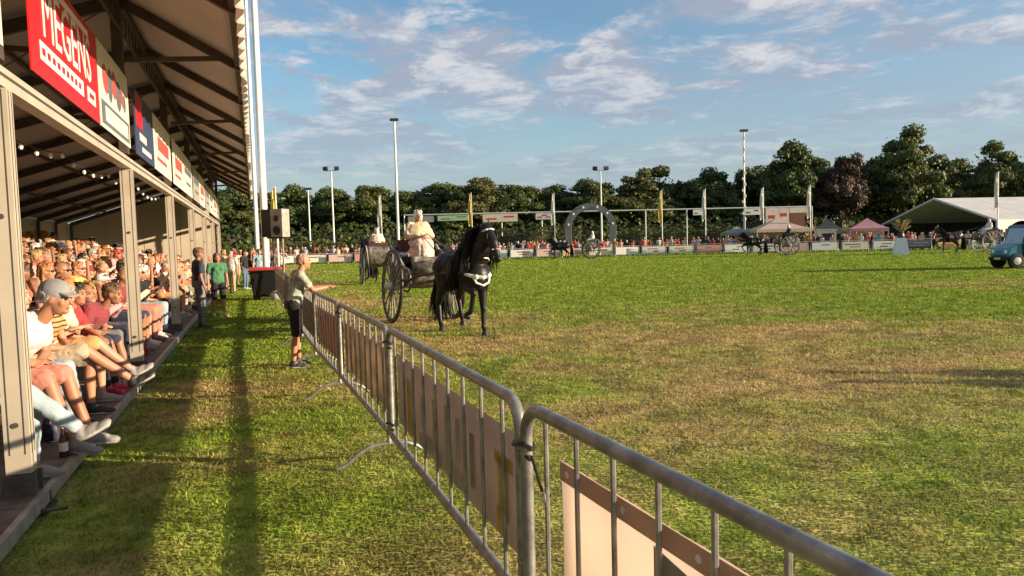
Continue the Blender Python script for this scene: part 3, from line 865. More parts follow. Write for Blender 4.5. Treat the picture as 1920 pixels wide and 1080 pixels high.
def sheet(x0, z0, x1, z1, ya, yb, name, mat, sag=.05):
    m = MB(); vs = []; nx, ny = 8, 6
    for i in range(nx+1):
        for j in range(ny+1):
            s, t = i/nx, j/ny
            vs.append(S(x0+(x1-x0)*s, ya+(yb-ya)*t, z0+(z1-z0)*s-sag*math.sin(PI*t)*math.sin(PI*s)))
    m.add(vs, [(i*(ny+1)+j, (i+1)*(ny+1)+j, (i+1)*(ny+1)+j+1, i*(ny+1)+j+1) for i in range(nx) for j in range(ny)])
    o = m.build(name, mat, tent, smooth=True); o.modifiers.new('t', 'SOLIDIFY').thickness = .012
    return o
for i in range(len(BAYS)-1):
    for h in (0, 1):
        ya = BAYS[i]+BAY/2*h; yb = ya+BAY/2
        sheet(FX, RZ, EX, EZ, ya+.01, yb-.01, 'canopy_sheet', roofm, .03)
        sheet(FX, RZ, BX, BZ, ya+.01, yb-.01, 'roof_sheet', roofm, .06)
for i in range(2*len(BAYS)-1):
    y = Y0+BAY/2*i
    MB().beam(S(FX+.02, y, RZ-.10), S(EX+.03, y, EZ-.08), .07, .12).build('canopy_rafter', woodb, tent)
    MB().beam(S(FX-.05, y, RZ-.13), S(BX+.06, y, BZ-.10), .07, .16).build('rafter', woodb, tent)
    MB().box(S(BX+.06, y, BZ/2), (.10, .12, BZ-.2)).build('back_post', woodb, tent)
for i in range(len(BAYS)-1):
    y = BAYS[i]
    MB().beam(S(FX-.05, y, 4.3), S(FX-1.9, y, 4.33), .06, .07).build('cross_tie', woodb, tent)
    MB().beam(S(FX+.1, y, 4.25), S(EX-.25, y, 4.33), .05, .06).build('canopy_brace', woodb, tent)
    for k in range(1, 4):
        x = FX+(BX-FX)*k/4; z = RZ+(BZ-RZ)*k/4
        MB().beam(S(x, y, z-.10), S(x, y+BAY, z-.10), .05, .07).build('purlin', woodb, tent)
    ca = MB(); ca.beam(S(FX-.2, y+.1, RZ-.22), S(BX+.3, y+BAY-.1, BZ-.02), .012, .012); ca.build('bracing_cable', woodb, tent)
MB().beam(S(EX, Y0, EZ-.03), S(EX, Y1, EZ-.03), .09, .11).build('eave_beam', woodb, tent)
MB().beam(S(FX, Y0, RZ-.06), S(FX, Y1, RZ-.06), .10, .10).build('ridge_beam', woodb, tent)
# valance: scalloped white strip hanging from the eave, one length for each bay
for i in range(len(BAYS)-1):
    m = MB(); k = 60; vs = []
    for j in range(k+1):
        y = BAYS[i]+BAY*j/k; dz = .24+.05*abs(math.sin(j*PI/6)); w = .03*math.sin(j*1.1)
        vs += [S(EX+.062+w*.3, y, EZ+.04), S(EX+.070+w, y, EZ-.10), S(EX+.066+w*1.5, y, EZ+.02-dz)]
    m.add(vs, [(3*j+a, 3*j+3+a, 3*j+4+a, 3*j+1+a) for j in range(k) for a in (0, 1)])
    o = m.build('valance', valm, tent, smooth=True); o.modifiers.new('t', 'SOLIDIFY').thickness = .006
for i in range(2*len(BAYS)-2):
    y = Y0+BAY/2*i
    MB().box(S(BX-.05, y+BAY/4, BZ/2+.03), (.02, BAY/2-.005, BZ+.06)).build('back_wall_panel', wallm, tent)
for k in range(4):
    x0 = FX-.12+(BX-FX)*k/4; x1 = FX-.14+(BX-FX)*(k+1)/4
    z0, z1 = RZ+(BZ-RZ)*(x0-FX)/(BX-FX)-.05, RZ+(BZ-RZ)*(x1-FX)/(BX-FX)-.05
    MB().prism([(x0-FX, 0), (x1-FX, 0), (x1-FX, z1), (x0-FX, z0)], Y1-Y0+.10, Y1-Y0+.13, 'Y').build('gable_wall_panel', wallm, tent)
lab(tent, 'long beige tent roof with brown beams and cream posts over the grandstand', 'tent')

# string of bulbs below the roof
sl = empty('bulb_string', (-2.3, 8.0, 2.8))
pts = [Vector((0, 0, .25))]
cab = [(0+.012*i, i*.55, .22-.10*math.sin(PI*(i % 5)/5)) for i in range(21)]
MB().tube(cab, .006, 4).build('cable', seam, sl)
bulb = MB().ball((0, 0, -.045), (.024, .024, .032), 8, 6).mesh('bulb', M('bulb_glass_white', (.85, .82, .75), .15, var=.03))
for p in cab[1:]: link('bulb', bulb, sl, p)
lab(sl, 'string of white bulbs hanging under the stand roof', 'string lights')

# ---------------------------------------------------------------- banners on the fascia
redc = M('banner_red', (.56, .012, .018), .45, var=.06)
whp = M('print_white', (.72, .64, .60), .5, var=.03)
def fascia(y0, y1, z0, z1, mat, label, paint):
    o = empty('fascia_banner', (FX+.085, (y0+y1)/2, z0), 0)
    w, h = y1-y0, z1-z0
    MB().box((0, 0, h/2), (.012, w, h)).build('cloth', mat, o)
    paint(o, w, h)
    lab(o, label, 'banner', 'sponsor banners along the stand front')
def rect(o, name, mat, y0, y1, z0, z1, t=.0082): # y measured to the right as seen from the field
    MB().box((t, (y0+y1)/2, (z0+z1)/2), (.003, y1-y0, z1-z0)).build(name, mat, o)
def lettering(o, body, size, y, z, mat, sx=1.0, sy=1.0, name='lettering'):
    me = text_mesh(body, size); me.materials.clear(); me.materials.append(mat)
    t = link(name, me, o, (.0095, y, z)); t.rotation_euler = (PI/2, 0, PI/2); t.scale = (sx, sy, 1)
    return t
def p_red(o, w, h):
    lettering(o, 'MEGENS', .56, 0, h*.585, whp, .86, 1.12)
    rect(o, 'text_strip', whp, -w*.40, w*.20, h*.15, h*.31); rect(o, 'text_strip', whp, w*.27, w*.42, h*.15, h*.31)
    for k in range(9): rect(o, 'small_print', redc, -w*.38+k*w*.062, -w*.38+k*w*.062+w*.036, h*.20, h*.26, .0105)
    rect(o, 'small_print', redc, w*.30, w*.39, h*.205, h*.255, .0105)
    rect(o, 'text_strip', whp, -w*.36, w*.34, h*.86, h*.93)
grm = M('banner_grey', (.30, .28, .25), .55, var=.08); crm = M('banner_offwhite', (.62, .57, .48), .55, var=.06); nvm = M('banner_navy', (.03, .045, .10), .5, var=.1); redd = M('banner_dull_red', (.42, .07, .06), .5, var=.1); slm = M('print_slate', (.10, .12, .14), .5, var=.1)
def p_horse(o, w, h):
    rect(o, 'strip', slm, -w*.46, w*.46, h*.05, h*.33); rect(o, 'strip_text', crm, -w*.36, w*.40, h*.10, h*.28, .0105)
    for k, (y, z, a, b) in enumerate(((-.30, .62, .10, .17), (-.16, .60, .08, .22), (-.02, .66, .09, .18), (.12, .58, .10, .20), (.25, .60, .05, .14), (.33, .56, .06, .12))):
        MB().ball((.006, w*y, h*z), (.006, w*a, h*b), 10, 6, Euler((R(-25+17*k), 0, 0))).build('silhouette', slm if k % 2 else redd, o)
def p_split(o, w, h):
    rect(o, 'colour_block', redc, -w*.44, -w*.12, h*.45, h*.95); rect(o, 'strip_text', crm, -w*.30, w*.05, h*.26, h*.38)
    rect(o, 'strip_text', crm, -w*.2, w*.3, h*.1, h*.18)
def p_red2(o, w, h):
    rect(o, 'print', redd, -w*.30, w*.34, h*.40, h*.66); rect(o, 'print', redd, -w*.36, w*.2, h*.20, h*.27)
def p_bar(o, w, h):
    rect(o, 'print', slm, -w*.40, w*.40, h*.52, h*.68); rect(o, 'print', slm, -w*.25, w*.3, h*.25, h*.33)
fascia(6.25, 8.75, 3.08, 3.98, redc, 'bright red banner with big white lettering by the nearest post', p_red)
fascia(8.80, 10.75, 3.08, 3.98, crm, 'off-white banner with dark horse shapes right of the red banner', p_horse)
fascia(11.25, 13.2, 3.08, 3.98, nvm, 'navy banner with a red block just past the second post', p_split)
fascia(13.25, 15.8, 3.08, 3.98, crm, 'off-white banner with red print right of the navy one', p_red2)
for i, (a, b, m, p, l) in enumerate(((16.2, 18.5, crm, p_red2, 'cream banner with dull red print past the third post'), (18.55, 20.9, crm, p_bar, 'cream banner with a dark bar before the fourth post'),
        (21.3, 23.6, grm, p_bar, 'grey banner with dark print past the fourth post'), (23.65, 26.0, crm, p_red2, 'cream banner with red print before the fifth post'),
        (26.4, 28.7, grm, p_bar, 'grey banner past the fifth post'), (28.75, 31.1, crm, p_bar, 'cream banner before the sixth post'),
        (31.5, 33.8, crm, p_red2, 'cream banner with red print past the sixth post'), (33.85, 36.2, grm, p_bar, 'grey banner at the far end of the stand'), (1.1, 5.6, crm, p_bar, 'cream banner before the nearest post, outside the picture'))):
    fascia(a, b, 3.08, 3.98, m, l, p)

# ---------------------------------------------------------------- crowd barriers
railm = M('barrier_tube_steel', (.25, .242, .235), .40, .55, var=.25, scale=10, bump=.12, bscale=45, col2=(.36, .35, .34))
black = M('black_plastic', (.012, .012, .012), .45, var=.2)
def arc_frame(L, zb, zt, rad, steps=5):
    pts = []
    for cx, cz, a0 in ((L-rad, zt-rad, 90), (L-.045, zb+.045, 0), (.045, zb+.045, -90), (rad, zt-rad, 180)):
        r_ = rad if cz > .6 else .045
        for k in range(steps+1):
            a = R(a0-90*k/steps); pts.append((cx+r_*math.cos(a), 0, cz+r_*math.sin(a)))
    return pts
_bar = None
def barrier(p, q, label, idx):
    p, q = Vector(p), Vector(q); d = q-p; L = d.length-.06; rz = math.atan2(d.y, d.x)
    o = empty('crowd_barrier', (p.x+d.x/d.length*.03, p.y+d.y/d.length*.03, 0), rz)
    MB().tube(arc_frame(L, .27, 1.10, .13), .0255, 12, closed=True).build('frame', railm, o, smooth=True)
    nb = 9
    for k in range(nb):
        x = L*(k+.75)/(nb+.5)
        MB().tube([(x, 0, .275), (x, 0, 1.088)], .0095, 7).build('bar', railm, o, smooth=True)
    for x in ((.07,) if idx < 9 else (.07, L-.05)):
        f = MB(); f.tube([(x, -.42, .014), (x, -.33, .045), (x, -.24, .12), (x, -.14, .165), (x, 0, .175), (x, .14, .165), (x, .24, .12), (x, .33, .045), (x, .42, .014)], .016, 8)
        f.tube([(x, 0, .17), (x, 0, .275)], .02, 8)
        f.build('foot', railm, o, smooth=True)
    for z in (.45, .90):
        MB().tube([(L+.0, 0, z), (L+.035, .02, z), (L+.05, .02, z-.07)], .008, 6).build('hook', railm, o)
    lab(o, label, 'barrier', 'steel crowd barriers along the path')
    return o, L
J = [(1.10, .30), (.985, 2.76), (.945, 5.72), (.865, 8.55), (.77, 11.0), (.73, 13.5), (.70, 16.0), (.68, 18.5), (.66, 21.0), (.64, 23.5), (.62, 26.0)]
names = ['nearest steel barrier with the peach banner, bottom right', 'steel barrier with the grey-brown banner, second nearest', 'steel barrier between the grey-brown banner and the boy, full of close bars',
         'steel barrier the boy leans on', 'steel barrier just beyond the boy', 'second barrier beyond the boy', 'third barrier beyond the boy', 'fourth barrier beyond the boy', 'barrier two before the black bin', 'barrier right beside the black bin']
for i in range(len(J)-1):
    barrier(J[i], J[i+1], names[i], i)
# banners tied to the barriers (on the field side)
def sheet_banner(i, x0, x1, z0, z1, mat, label, deco=None, hem=None):
    p, q = Vector(J[i]), Vector(J[i+1]); d = q-p; rz = math.atan2(d.y, d.x)
    o = empty('barrier_banner', (p.x, p.y, 0), rz)
    # local -y is the field side (+X in the world)
    m = MB(); n = 24; vs = []
    for k in range(n+1):
        x = x0+(x1-x0)*k/n; w = .006*math.sin(k*1.3)
        vs += [(x, -.034+w*.4, z1), (x, -.036+w, (z0+z1)/2), (x, -.034+w*.5, z0)]
    m.add(vs, [(3*k+a, 3*k+3+a, 3*k+4+a, 3*k+1+a) for k in range(n) for a in (0, 1)])
    c = m.build('cloth', mat, o, smooth=True); c.modifiers.new('t', 'SOLIDIFY').thickness = .0015
    if hem: MB().box(((x0+x1)/2, -.0275, z1-.035), (x1-x0, .002, .07)).build('hem', hem, o)
    for k in range(6):
        x = x0+.06+(x1-x0-.12)*k/5
        MB().tube([(x, -.0285, z1-.035), (x, -.0245, z1-.035)], .013, 10).build('eyelet', galv_far, o)
    if deco: deco(o)
    lab(o, label, 'banner', 'banners tied to the crowd barriers')
    return o
peach = M('banner_peach', (.80, .70, .62), .5, var=.04, scale=2, trans=.7); hemb = M('banner_hem_brown', (.46, .35, .29), .5, var=.08, trans=.5)
greyb = M('banner_greybrown', (.34, .29, .27), .5, var=.08, scale=2.0, trans=.5); yel = M('print_yellow', (.55, .38, .10), .5, var=.12, trans=.4); greyp = M('print_grey', (.30, .27, .24), .5, var=.1, trans=.35); palep = M('print_pale', (.42, .38, .34), .5, var=.12, trans=.35)
def d1(o):
    m = MB(); m.prism([(.2, .41), (1.55, .41), (1.55, .86), (1.25, .82), (.6, .60)], -.0265, -.0245, 'Y'); m.build('print', greyp, o)
    m = MB(); m.prism([(1.0, .42), (1.2, .42), (1.5, .66), (1.4, .74)], -.0235, -.0215, 'Y'); m.build('print', palep, o)
# local x runs away from the camera, so for panel 0 the far end is x ~ 2.4
sheet_banner(0, .10, 2.18, .40, .94, peach, 'peach-coloured banner with a brown hem and grey print on the nearest barrier', d1, hemb)
def d2(o):
    for x, z0, z1, w, mt in ((.34, .50, .78, .13, yel), (.40, .42, .54, .08, yel), (.33, .74, .80, .24, yel), (.82, .5, .78, .07, greyp), (1.10, .56, .80, .06, palep), (1.34, .55, .82, .05, palep), (1.62, .55, .8, .07, palep), (2.35, .40, .8, .12, yel), (1.95, .55, .75, .05, palep)):
        MB().box((x, -.0235, (z0+z1)/2), (w, .002, z1-z0)).build('print', mt, o)
    for k, x in enumerate((1.08, 1.30, 1.52, 1.74, 1.96)):
        MB().box((x, -.0205, .46+.03*(k % 2)), (.14, .002, .09)).build('print', palep, o)
sheet_banner(1, .14, 2.80, .40, .93, greyb, 'grey-brown banner with yellow figures on the second barrier', d2)
tanb = M('banner_tan_strips', (.46, .37, .29), .5, var=.25, scale=3.5, trans=.5)
sheet_banner(2, .12, 2.66, .40, .93, tanb, 'mottled tan banner on the third barrier from the camera')
sheet_banner(3, .10, 2.34, .40, .93, M('banner_rosebrown', (.42, .27, .21), .5, var=.1, trans=.4), 'rose-brown banner on the barrier where the boy stands')
for i in range(4, 10):
    sheet_banner(i, .12, 2.36, .40, .93, (greyb, tanb)[i % 2], ['dark banner just past the boy', 'tan banner two panels past the boy', 'dark banner three panels past the boy', 'tan banner four panels past the boy', 'dark banner two panels before the black bin', 'tan banner beside the black bin'][i-4])
def tie(x, y, z, label, tail=True):
    o = empty('cable_tie', (x, y, z))
    MB().tube([(.035*math.cos(a), .075*math.sin(a), .012*math.sin(2*a)) for a in [2*PI*k/12 for k in range(12)]], .009, 6, closed=True).build('loop', black, o)
    MB().tube([(.01*math.cos(a), .09*math.sin(a), -.035+.01*math.sin(a)) for a in [2*PI*k/10 for k in range(10)]], .008, 6, closed=True).build('loop', black, o)
    if tail:
        MB().tube([(.0, -.09, -.03), (-.005, -.15, -.07), (-.005, -.21, -.13)], .006, 5).build('tail', black, o)
        MB().tube([(-.005+.0*math.cos(a), -.225+.014*math.cos(a), -.15+.02*math.sin(a)) for a in [2*PI*k/8 for k in range(8)]], .003, 4, closed=True).build('clip', galv, o)
    lab(o, label, 'strap', 'black straps tying the barriers together')
for i, z, l, t in ((1, .94, 'black strap with a hanging clip joining the two nearest barriers', True), (2, 1.0, 'black strap at the top of the joint between second and third barrier', False),
                   (2, .36, 'black strap low on the joint between second and third barrier', False), (3, 1.0, 'black strap on the joint nearest the boy', False)):
    tie(J[i][0], J[i][1], z, l, t)
# ---------------------------------------------------------------- people
skins = [M('skin_%d' % i, c, .5, var=.10, scale=9, spec=.35) for i, c in enumerate(((.43, .205, .125), (.37, .165, .095), (.47, .25, .165), (.30, .14, .08)))]
eyem = M('eye_dark', (.03, .02, .018), .3); lipm = M('lip', (.36, .13, .11), .5); browm = M('brow', (.10, .06, .035), .7)
def cloth(name, c, var=.14, **k): return M('cloth_'+name.replace(' ', '_'), c, .8, var=var, scale=5, bump=.25, bscale=14, spec=.2, sheen=.15, **k)
SH = {'coral': (.56, .16, .11), 'white': (.60, .57, .55), 'cream': (.62, .50, .36), 'red': (.50, .035, .04), 'navy': (.03, .035, .07), 'black': (.016, .015, .017), 'orange': (.58, .24, .07), 'pink': (.60, .30, .30),
      'light blue': (.28, .38, .48), 'grey': (.22, .22, .23), 'yellow': (.62, .42, .10), 'green': (.06, .18, .09), 'maroon': (.22, .04, .05), 'peach': (.62, .38, .27), 'mint': (.36, .46, .34)}
TR = {'blue jeans': (.10, .15, .24), 'pale jeans': (.30, .37, .42), 'black': (.016, .015, .018), 'salmon': (.52, .20, .15), 'beige': (.42, .33, .23), 'navy': (.03, .035, .06), 'orange-tan': (.52, .28, .11), 'grey': (.17, .17, .18)}
HA = {'grey': (.30, .28, .26), 'sandy': (.36, .22, .14), 'blond': (.38, .24, .10), 'ginger': (.36, .15, .05), 'brown': (.12, .065, .035), 'dark': (.025, .018, .014), 'white-haired': (.58, .55, .51)}
shirtm = {k: cloth('shirt_'+k, v) for k, v in SH.items()}; trousm = {k: cloth('trousers_'+k, v) for k, v in TR.items()}
hairm = {k: M('hair_'+k.replace('-', '_'), v, .55, var=.4, scale=30, bump=.6, bscale=60, stretch=(1, 1, .25)) for k, v in HA.items()}
shoem = {'white': M('shoe_white', (.60, .57, .53), .6, var=.1), 'dark': M('shoe_dark', (.03, .03, .035), .5, var=.2), 'grey': M('shoe_grey', (.26, .25, .25), .6, var=.15), 'brown': M('shoe_brown', (.14, .07, .04), .5, var=.2), 'red': M('shoe_red', (.5, .03, .07), .5, var=.1)}
solem = M('shoe_sole_pale', (.50, .47, .43), .7, var=.1)
def V3(*a): return Vector(a)
def seated(lean=.1, arms='lap', cross=False, spread=.12, feet=.0, tilt=0.0, turn=0.0, seat=.46, ext=.02):
    J = {}
    J['pel'] = V3(0, 0, seat+.09); J['wai'] = V3(.02+lean*.3, 0, seat+.26); J['che'] = V3(.02+lean*.85, 0, seat+.44-lean*.08); J['nec'] = V3(.02+lean*1.15, 0, seat+.575-lean*.16)
    J['hea'] = J['nec']+V3(.035+lean*.25, 0, .135-lean*.06)
    for s, k in ((1, 'L'), (-1, 'R')):
        J['hip'+k] = V3(.02, s*.09, seat+.08); J['kne'+k] = V3(.45, s*spread, seat+.075); J['ank'+k] = V3(.44+feet, s*(spread*.9), .085); J['toe'+k] = V3(.62+feet, s*(spread+.03), .035)
        J['sho'+k] = J['che']+V3(-.01, s*.185, .075)
    if cross:
        J['kneR'] = V3(.45, .03, seat+.16); J['ankR'] = V3(.66+ext, .20, seat-.16); J['toeR'] = V3(.84+ext, .23, seat-.10)
    for s, k in ((1, 'L'), (-1, 'R')):
        S_ = J['sho'+k]
        if arms == 'lap': J['elb'+k] = S_+V3(.05-lean*.2, s*.07, -.27); J['wri'+k] = V3(.26+lean*.2, s*.05, seat+.20)
        elif arms == 'knee': J['elb'+k] = S_+V3(.12, s*.07, -.25); J['wri'+k] = V3(.40, s*.13, seat+.17)
        elif arms == 'fold': J['elb'+k] = S_+V3(.07, s*.09, -.26); J['wri'+k] = J['che']+V3(.18, -s*.08, -.12)
        elif arms == 'brow':
            if s > 0: J['elb'+k] = S_+V3(.16, .10, -.06); J['wri'+k] = J['hea']+V3(.13, .07, .05)
            else: J['elb'+k] = S_+V3(.05, s*.07, -.27); J['wri'+k] = V3(.27, s*.06, seat+.19)
        elif arms == 'phone': J['elb'+k] = S_+V3(.10, s*.05, -.25); J['wri'+k] = J['che']+V3(.30, s*.05, -.02)
        elif arms == 'rein': J['elb'+k] = S_+V3(.08, s*.10, -.26); J['wri'+k] = J['che']+V3(.36, s*.06, -.20)
    J['tilt'], J['turn'] = tilt-lean*.4, turn
    return J
def standing(arms='down', lean=0.0, stride=.0, turn=0.0, tilt=0.0):
    J = {'pel': V3(0, 0, .96), 'wai': V3(.0+lean*.25, 0, 1.12), 'che': V3(lean*.6, 0, 1.32), 'nec': V3(lean*.85, 0, 1.46)}
    J['hea'] = J['nec']+V3(.03+lean*.15, 0, .135)
    for s, k in ((1, 'L'), (-1, 'R')):
        J['hip'+k] = V3(0, s*.09, .93); J['kne'+k] = V3(.03+s*stride*.5, s*.10, .50); J['ank'+k] = V3(s*stride, s*.10, .085); J['toe'+k] = V3(.18+s*stride, s*.125, .03)
        S_ = J['sho'+k] = J['che']+V3(-.01, s*.19, .08)
        if arms == 'down': J['elb'+k] = S_+V3(-.02, s*.06, -.29); J['wri'+k] = S_+V3(.05, s*.07, -.54)
        elif arms == 'rail': J['elb'+k] = S_+V3(.17, s*.05, -.23); J['wri'+k] = S_+V3(.40, -s*.02, -.20)
        elif arms == 'raise':
            if s > 0: J['elb'+k] = S_+V3(.18, .06, -.12); J['wri'+k] = S_+V3(.26, -.04, .12)
            else: J['elb'+k] = S_+V3(-.02, s*.06, -.29); J['wri'+k] = S_+V3(.05, s*.07, -.54)
    J['tilt'], J['turn'] = tilt, turn
    return J
def head_mat(J): return Matrix.Translation(J['hea']) @ Euler((0, -J['tilt'], J['turn'])).to_matrix().to_4x4()
def hand(mb, wri, elb, fine, s=1, curl=.5):
    d = (wri-elb).normalized(); side = d.cross(V3(0, 0, 1))
    if side.length < .1: side = V3(0, 1, 0)
    side.normalize(); nrm = side.cross(d).normalized()
    p = wri+d*.045
    for q in (-.022, 0, .022): mb.caps(wri+side*q*.6, p+side*q+d*.03, .017, .015, 8)
    if fine:
        for k, ln in enumerate((.062, .075, .07, .052)):
            a = p+d*.035+side*(.030-.02*k); b = a+d*ln*.55-nrm*ln*.15*curl; c = b+d*ln*.4-nrm*ln*.45*curl
            mb.caps(a, b, .0095, .009, 7); mb.caps(b, c, .009, .008, 7)
        a = wri+d*.02-side*.025*s; b = a+d*.03-side*.035*s-nrm*.01; mb.caps(a, b, .0125, .0105, 7); mb.caps(b, b+d*.03-nrm*.008, .0105, .009, 7)
    else:
        for k, ln in enumerate((.062, .075, .07, .052)):
            a = p+d*.03+side*(.030-.02*k); mb.caps(a, a+d*ln*.8-nrm*ln*.4*curl, .010, .009, 6)
        a = wri+d*.02-side*.025*s; mb.caps(a, a+d*.05-side*.03*s, .0125, .010, 6)
def make_body(J, vox=.014, fine=False, slim=1.0, sleeve='short', legs='long', fem=False, skirt=False):
    """returns meshes: body, shirt, trousers, shoes"""
    HM = head_mat(J)
    def H(*a): return HM @ V3(*a)
    b = MB()
    rot = Euler((0, -J['tilt'], J['turn']))
    b.ball(H(-.006, 0, .025), (.098, .077, .105), 16, 12, rot); b.ball(H(.028, 0, -.045), (.066, .058, .075), 14, 10, rot)
    b.ball(H(.072, 0, -.088), (.026, .030, .022), 10, 8, rot)                       # chin
    b.caps(H(.088, 0, .012), H(.108, 0, -.026), .010, .0145, 8)                      # nose
    b.caps(H(.078, .034, .030), H(.078, -.034, .030), .016, .016, 8)                 # brow ridge
    for s in (1, -1):
        b.ball(H(-.004, s*.078, -.006), (.026, .011, .034), 8, 6, rot)               # ears
        b.ball(H(.058, s*.040, -.028), (.028, .024, .028), 8, 6, rot)                # cheeks
    b.caps(J['nec']-V3(.01, 0, .05), H(-.02, 0, -.06), .056, .050, 12)
    for s in (.07, -.07):
        b.caps(J['pel']+V3(0, s, 0), J['wai']+V3(0, s*.8, 0), .095*slim, .085*slim); b.caps(J['wai']+V3(0, s*.8, 0), J['che']+V3(0, s, 0), .085*slim, .095*slim)
    b.caps(J['shoL'], J['shoR'], .05, .05)
    for k, s in (('L', 1), ('R', -1)):
        b.caps(J['sho'+k], J['elb'+k], .047*slim, .038*slim); b.caps(J['elb'+k], J['wri'+k], .039*slim, .026); hand(b, J['wri'+k], J['elb'+k], fine, s)
        b.caps(J['hip'+k], J['kne'+k], .080*slim, .054); cm = J['kne'+k].lerp(J['ank'+k], .35)+V3(-.012, 0, 0)
        b.caps(J['kne'+k], cm, .052, .052); b.caps(cm, J['ank'+k], .052, .034); b.caps(J['ank'+k], J['ank'+k].lerp(J['toe'+k], .5)-V3(0, 0, .012), .034, .020)
    x = MB()
    for s in (1, -1):
        x.cur = 1; x.ball(H(.0855, s*.033, .004), (.010, .015, .0075), 8, 6, rot)
        x.cur = 3; x.caps(H(.092, s*.020, .031), H(.083, s*.050, .028), .0055, .004, 6)
    x.cur = 2; x.caps(H(.0915, .020, -.062), H(.0915, -.020, -.062), .0065, .0065, 6)
    body = remesh(b, vox, [skins[0], eyem, lipm, browm], 'body', 3, x)
    t = MB(); g = .013
    t.caps(J['pel']+V3(.012, 0, .02), J['wai']+V3(.014, 0, 0), .110*slim+g, .100*slim+g); t.caps(J['wai']+V3(.014, 0, 0), J['che']+V3(.016, 0, 0), .100*slim+g, .106*slim+g)
    for s in (.072, -.072):
        t.caps(J['pel']+V3(0, s, .02), J['wai']+V3(0, s*.85, 0), .104*slim+g, .092*slim+g); t.caps(J['wai']+V3(0, s*.85, 0), J['che']+V3(0, s, 0), .092*slim+g, .100*slim+g)
    t.caps(J['shoL'], J['shoR'], .057+g, .057+g); t.caps(J['che']+V3(-.01, 0, .06), J['nec']+V3(-.01, 0, -.03), .075, .062)
    if fem:
        for s in (.075, -.075): t.ball(J['che']+V3(.085, s, -.02), (.062, .062, .062), 10, 8)
    for k in 'LR':
        a, e, w = J['sho'+k], J['elb'+k], J['wri'+k]
        if sleeve == 'short': t.caps(a, a.lerp(e, .62), .058+g*.6, .050+g)
        elif sleeve == 'long': t.caps(a, e, .058+g*.5, .045+g); t.caps(e, e.lerp(w, .9), .045+g, .032+g*.8)
        elif sleeve == 'puff': t.caps(a, e, .075, .080); t.caps(e, e.lerp(w, .85), .070, .045)
    shirt = remesh(t, vox*1.05, [shirtm['white']], 'shirt', 3, folds=(.075, .026))
    p = MB()
    p.caps(J['hipL']+V3(-.02, 0, .02), J['hipR']+V3(-.02, 0, .02), .108*slim+g*.4, .108*slim+g*.4)
    if skirt:
        for k in 'LR':
            p.caps(J['hip'+k], J['kne'+k], .125, .115); p.caps(J['kne'+k], J['ank'+k]+V3(.02, 0, .05), .115, .15)
        p.caps(V3(.05, 0, J['hipL'].z+.01), V3(J['kneL'].x, 0, J['kneL'].z), .13, .125); p.caps(V3(J['kneL'].x+.02, 0, J['kneL'].z), V3(J['ankL'].x+.06, 0, J['ankL'].z+.06), .125, .17)
        p.caps(J['kneL'], J['kneR'], .12, .12); p.caps(J['ankL']+V3(.02, 0, .06), J['ankR']+V3(.02, 0, .06), .15, .15)
    else:
        for k in 'LR':
            h, n_, a = J['hip'+k], J['kne'+k], J['ank'+k]
            if legs == 'long': p.caps(h, n_, .090*slim+g*.5, .064+g*.4); p.caps(n_, a+(n_-a)*.10, .066+g*.4, .052)
            else: p.caps(h, h.lerp(n_, .93), .090*slim+g*.7, .074+g*.4)
    pants = remesh(p, vox*1.05, [trousm['blue jeans']], 'trousers', 8 if skirt else 3, folds=(.07, .03 if skirt else .022))
    pair = []
    for k in 'LR':
        a, o_ = J['ank'+k], J['toe'+k]; d = (o_-a); d = V3(d.x, d.y, d.z+.045).normalized(); upv = V3(0, 0, 1)-d*d.z; upv.normalize(); sd_ = d.cross(upv)
        rot = Matrix((d, sd_, upv)).transposed().to_euler(); h = a-upv*.03
        f = MB()
        f.ball(h-d*.012, (.055, .040, .050), 12, 8, rot); f.ball(h+d*.06-upv*.008, (.085, .041, .042), 12, 8, rot); f.ball(h+d*.140-upv*.022, (.068, .043, .030), 12, 8, rot)
        f.caps(h-d*.030-upv*.030, h+d*.165-upv*.034, .024, .024, 10); f.ball(h+d*.06-upv*.040, (.135, .040, .014), 14, 8, rot); f.caps(a+upv*.012, a-upv*.03, .043, .044)
        sm_ = remesh(f, vox, [shoem['white'], solem], 'shoe', 3)
        sm_.polygons.foreach_set('material_index', [1 if (q.center-h).dot(upv) < -.034 else 0 for q in sm_.polygons])
        pair.append(sm_)
    return {'body': body, 'shirt': shirt, 'trousers': pants, 'shoes': pair, 'HM': HM, 'J': J}
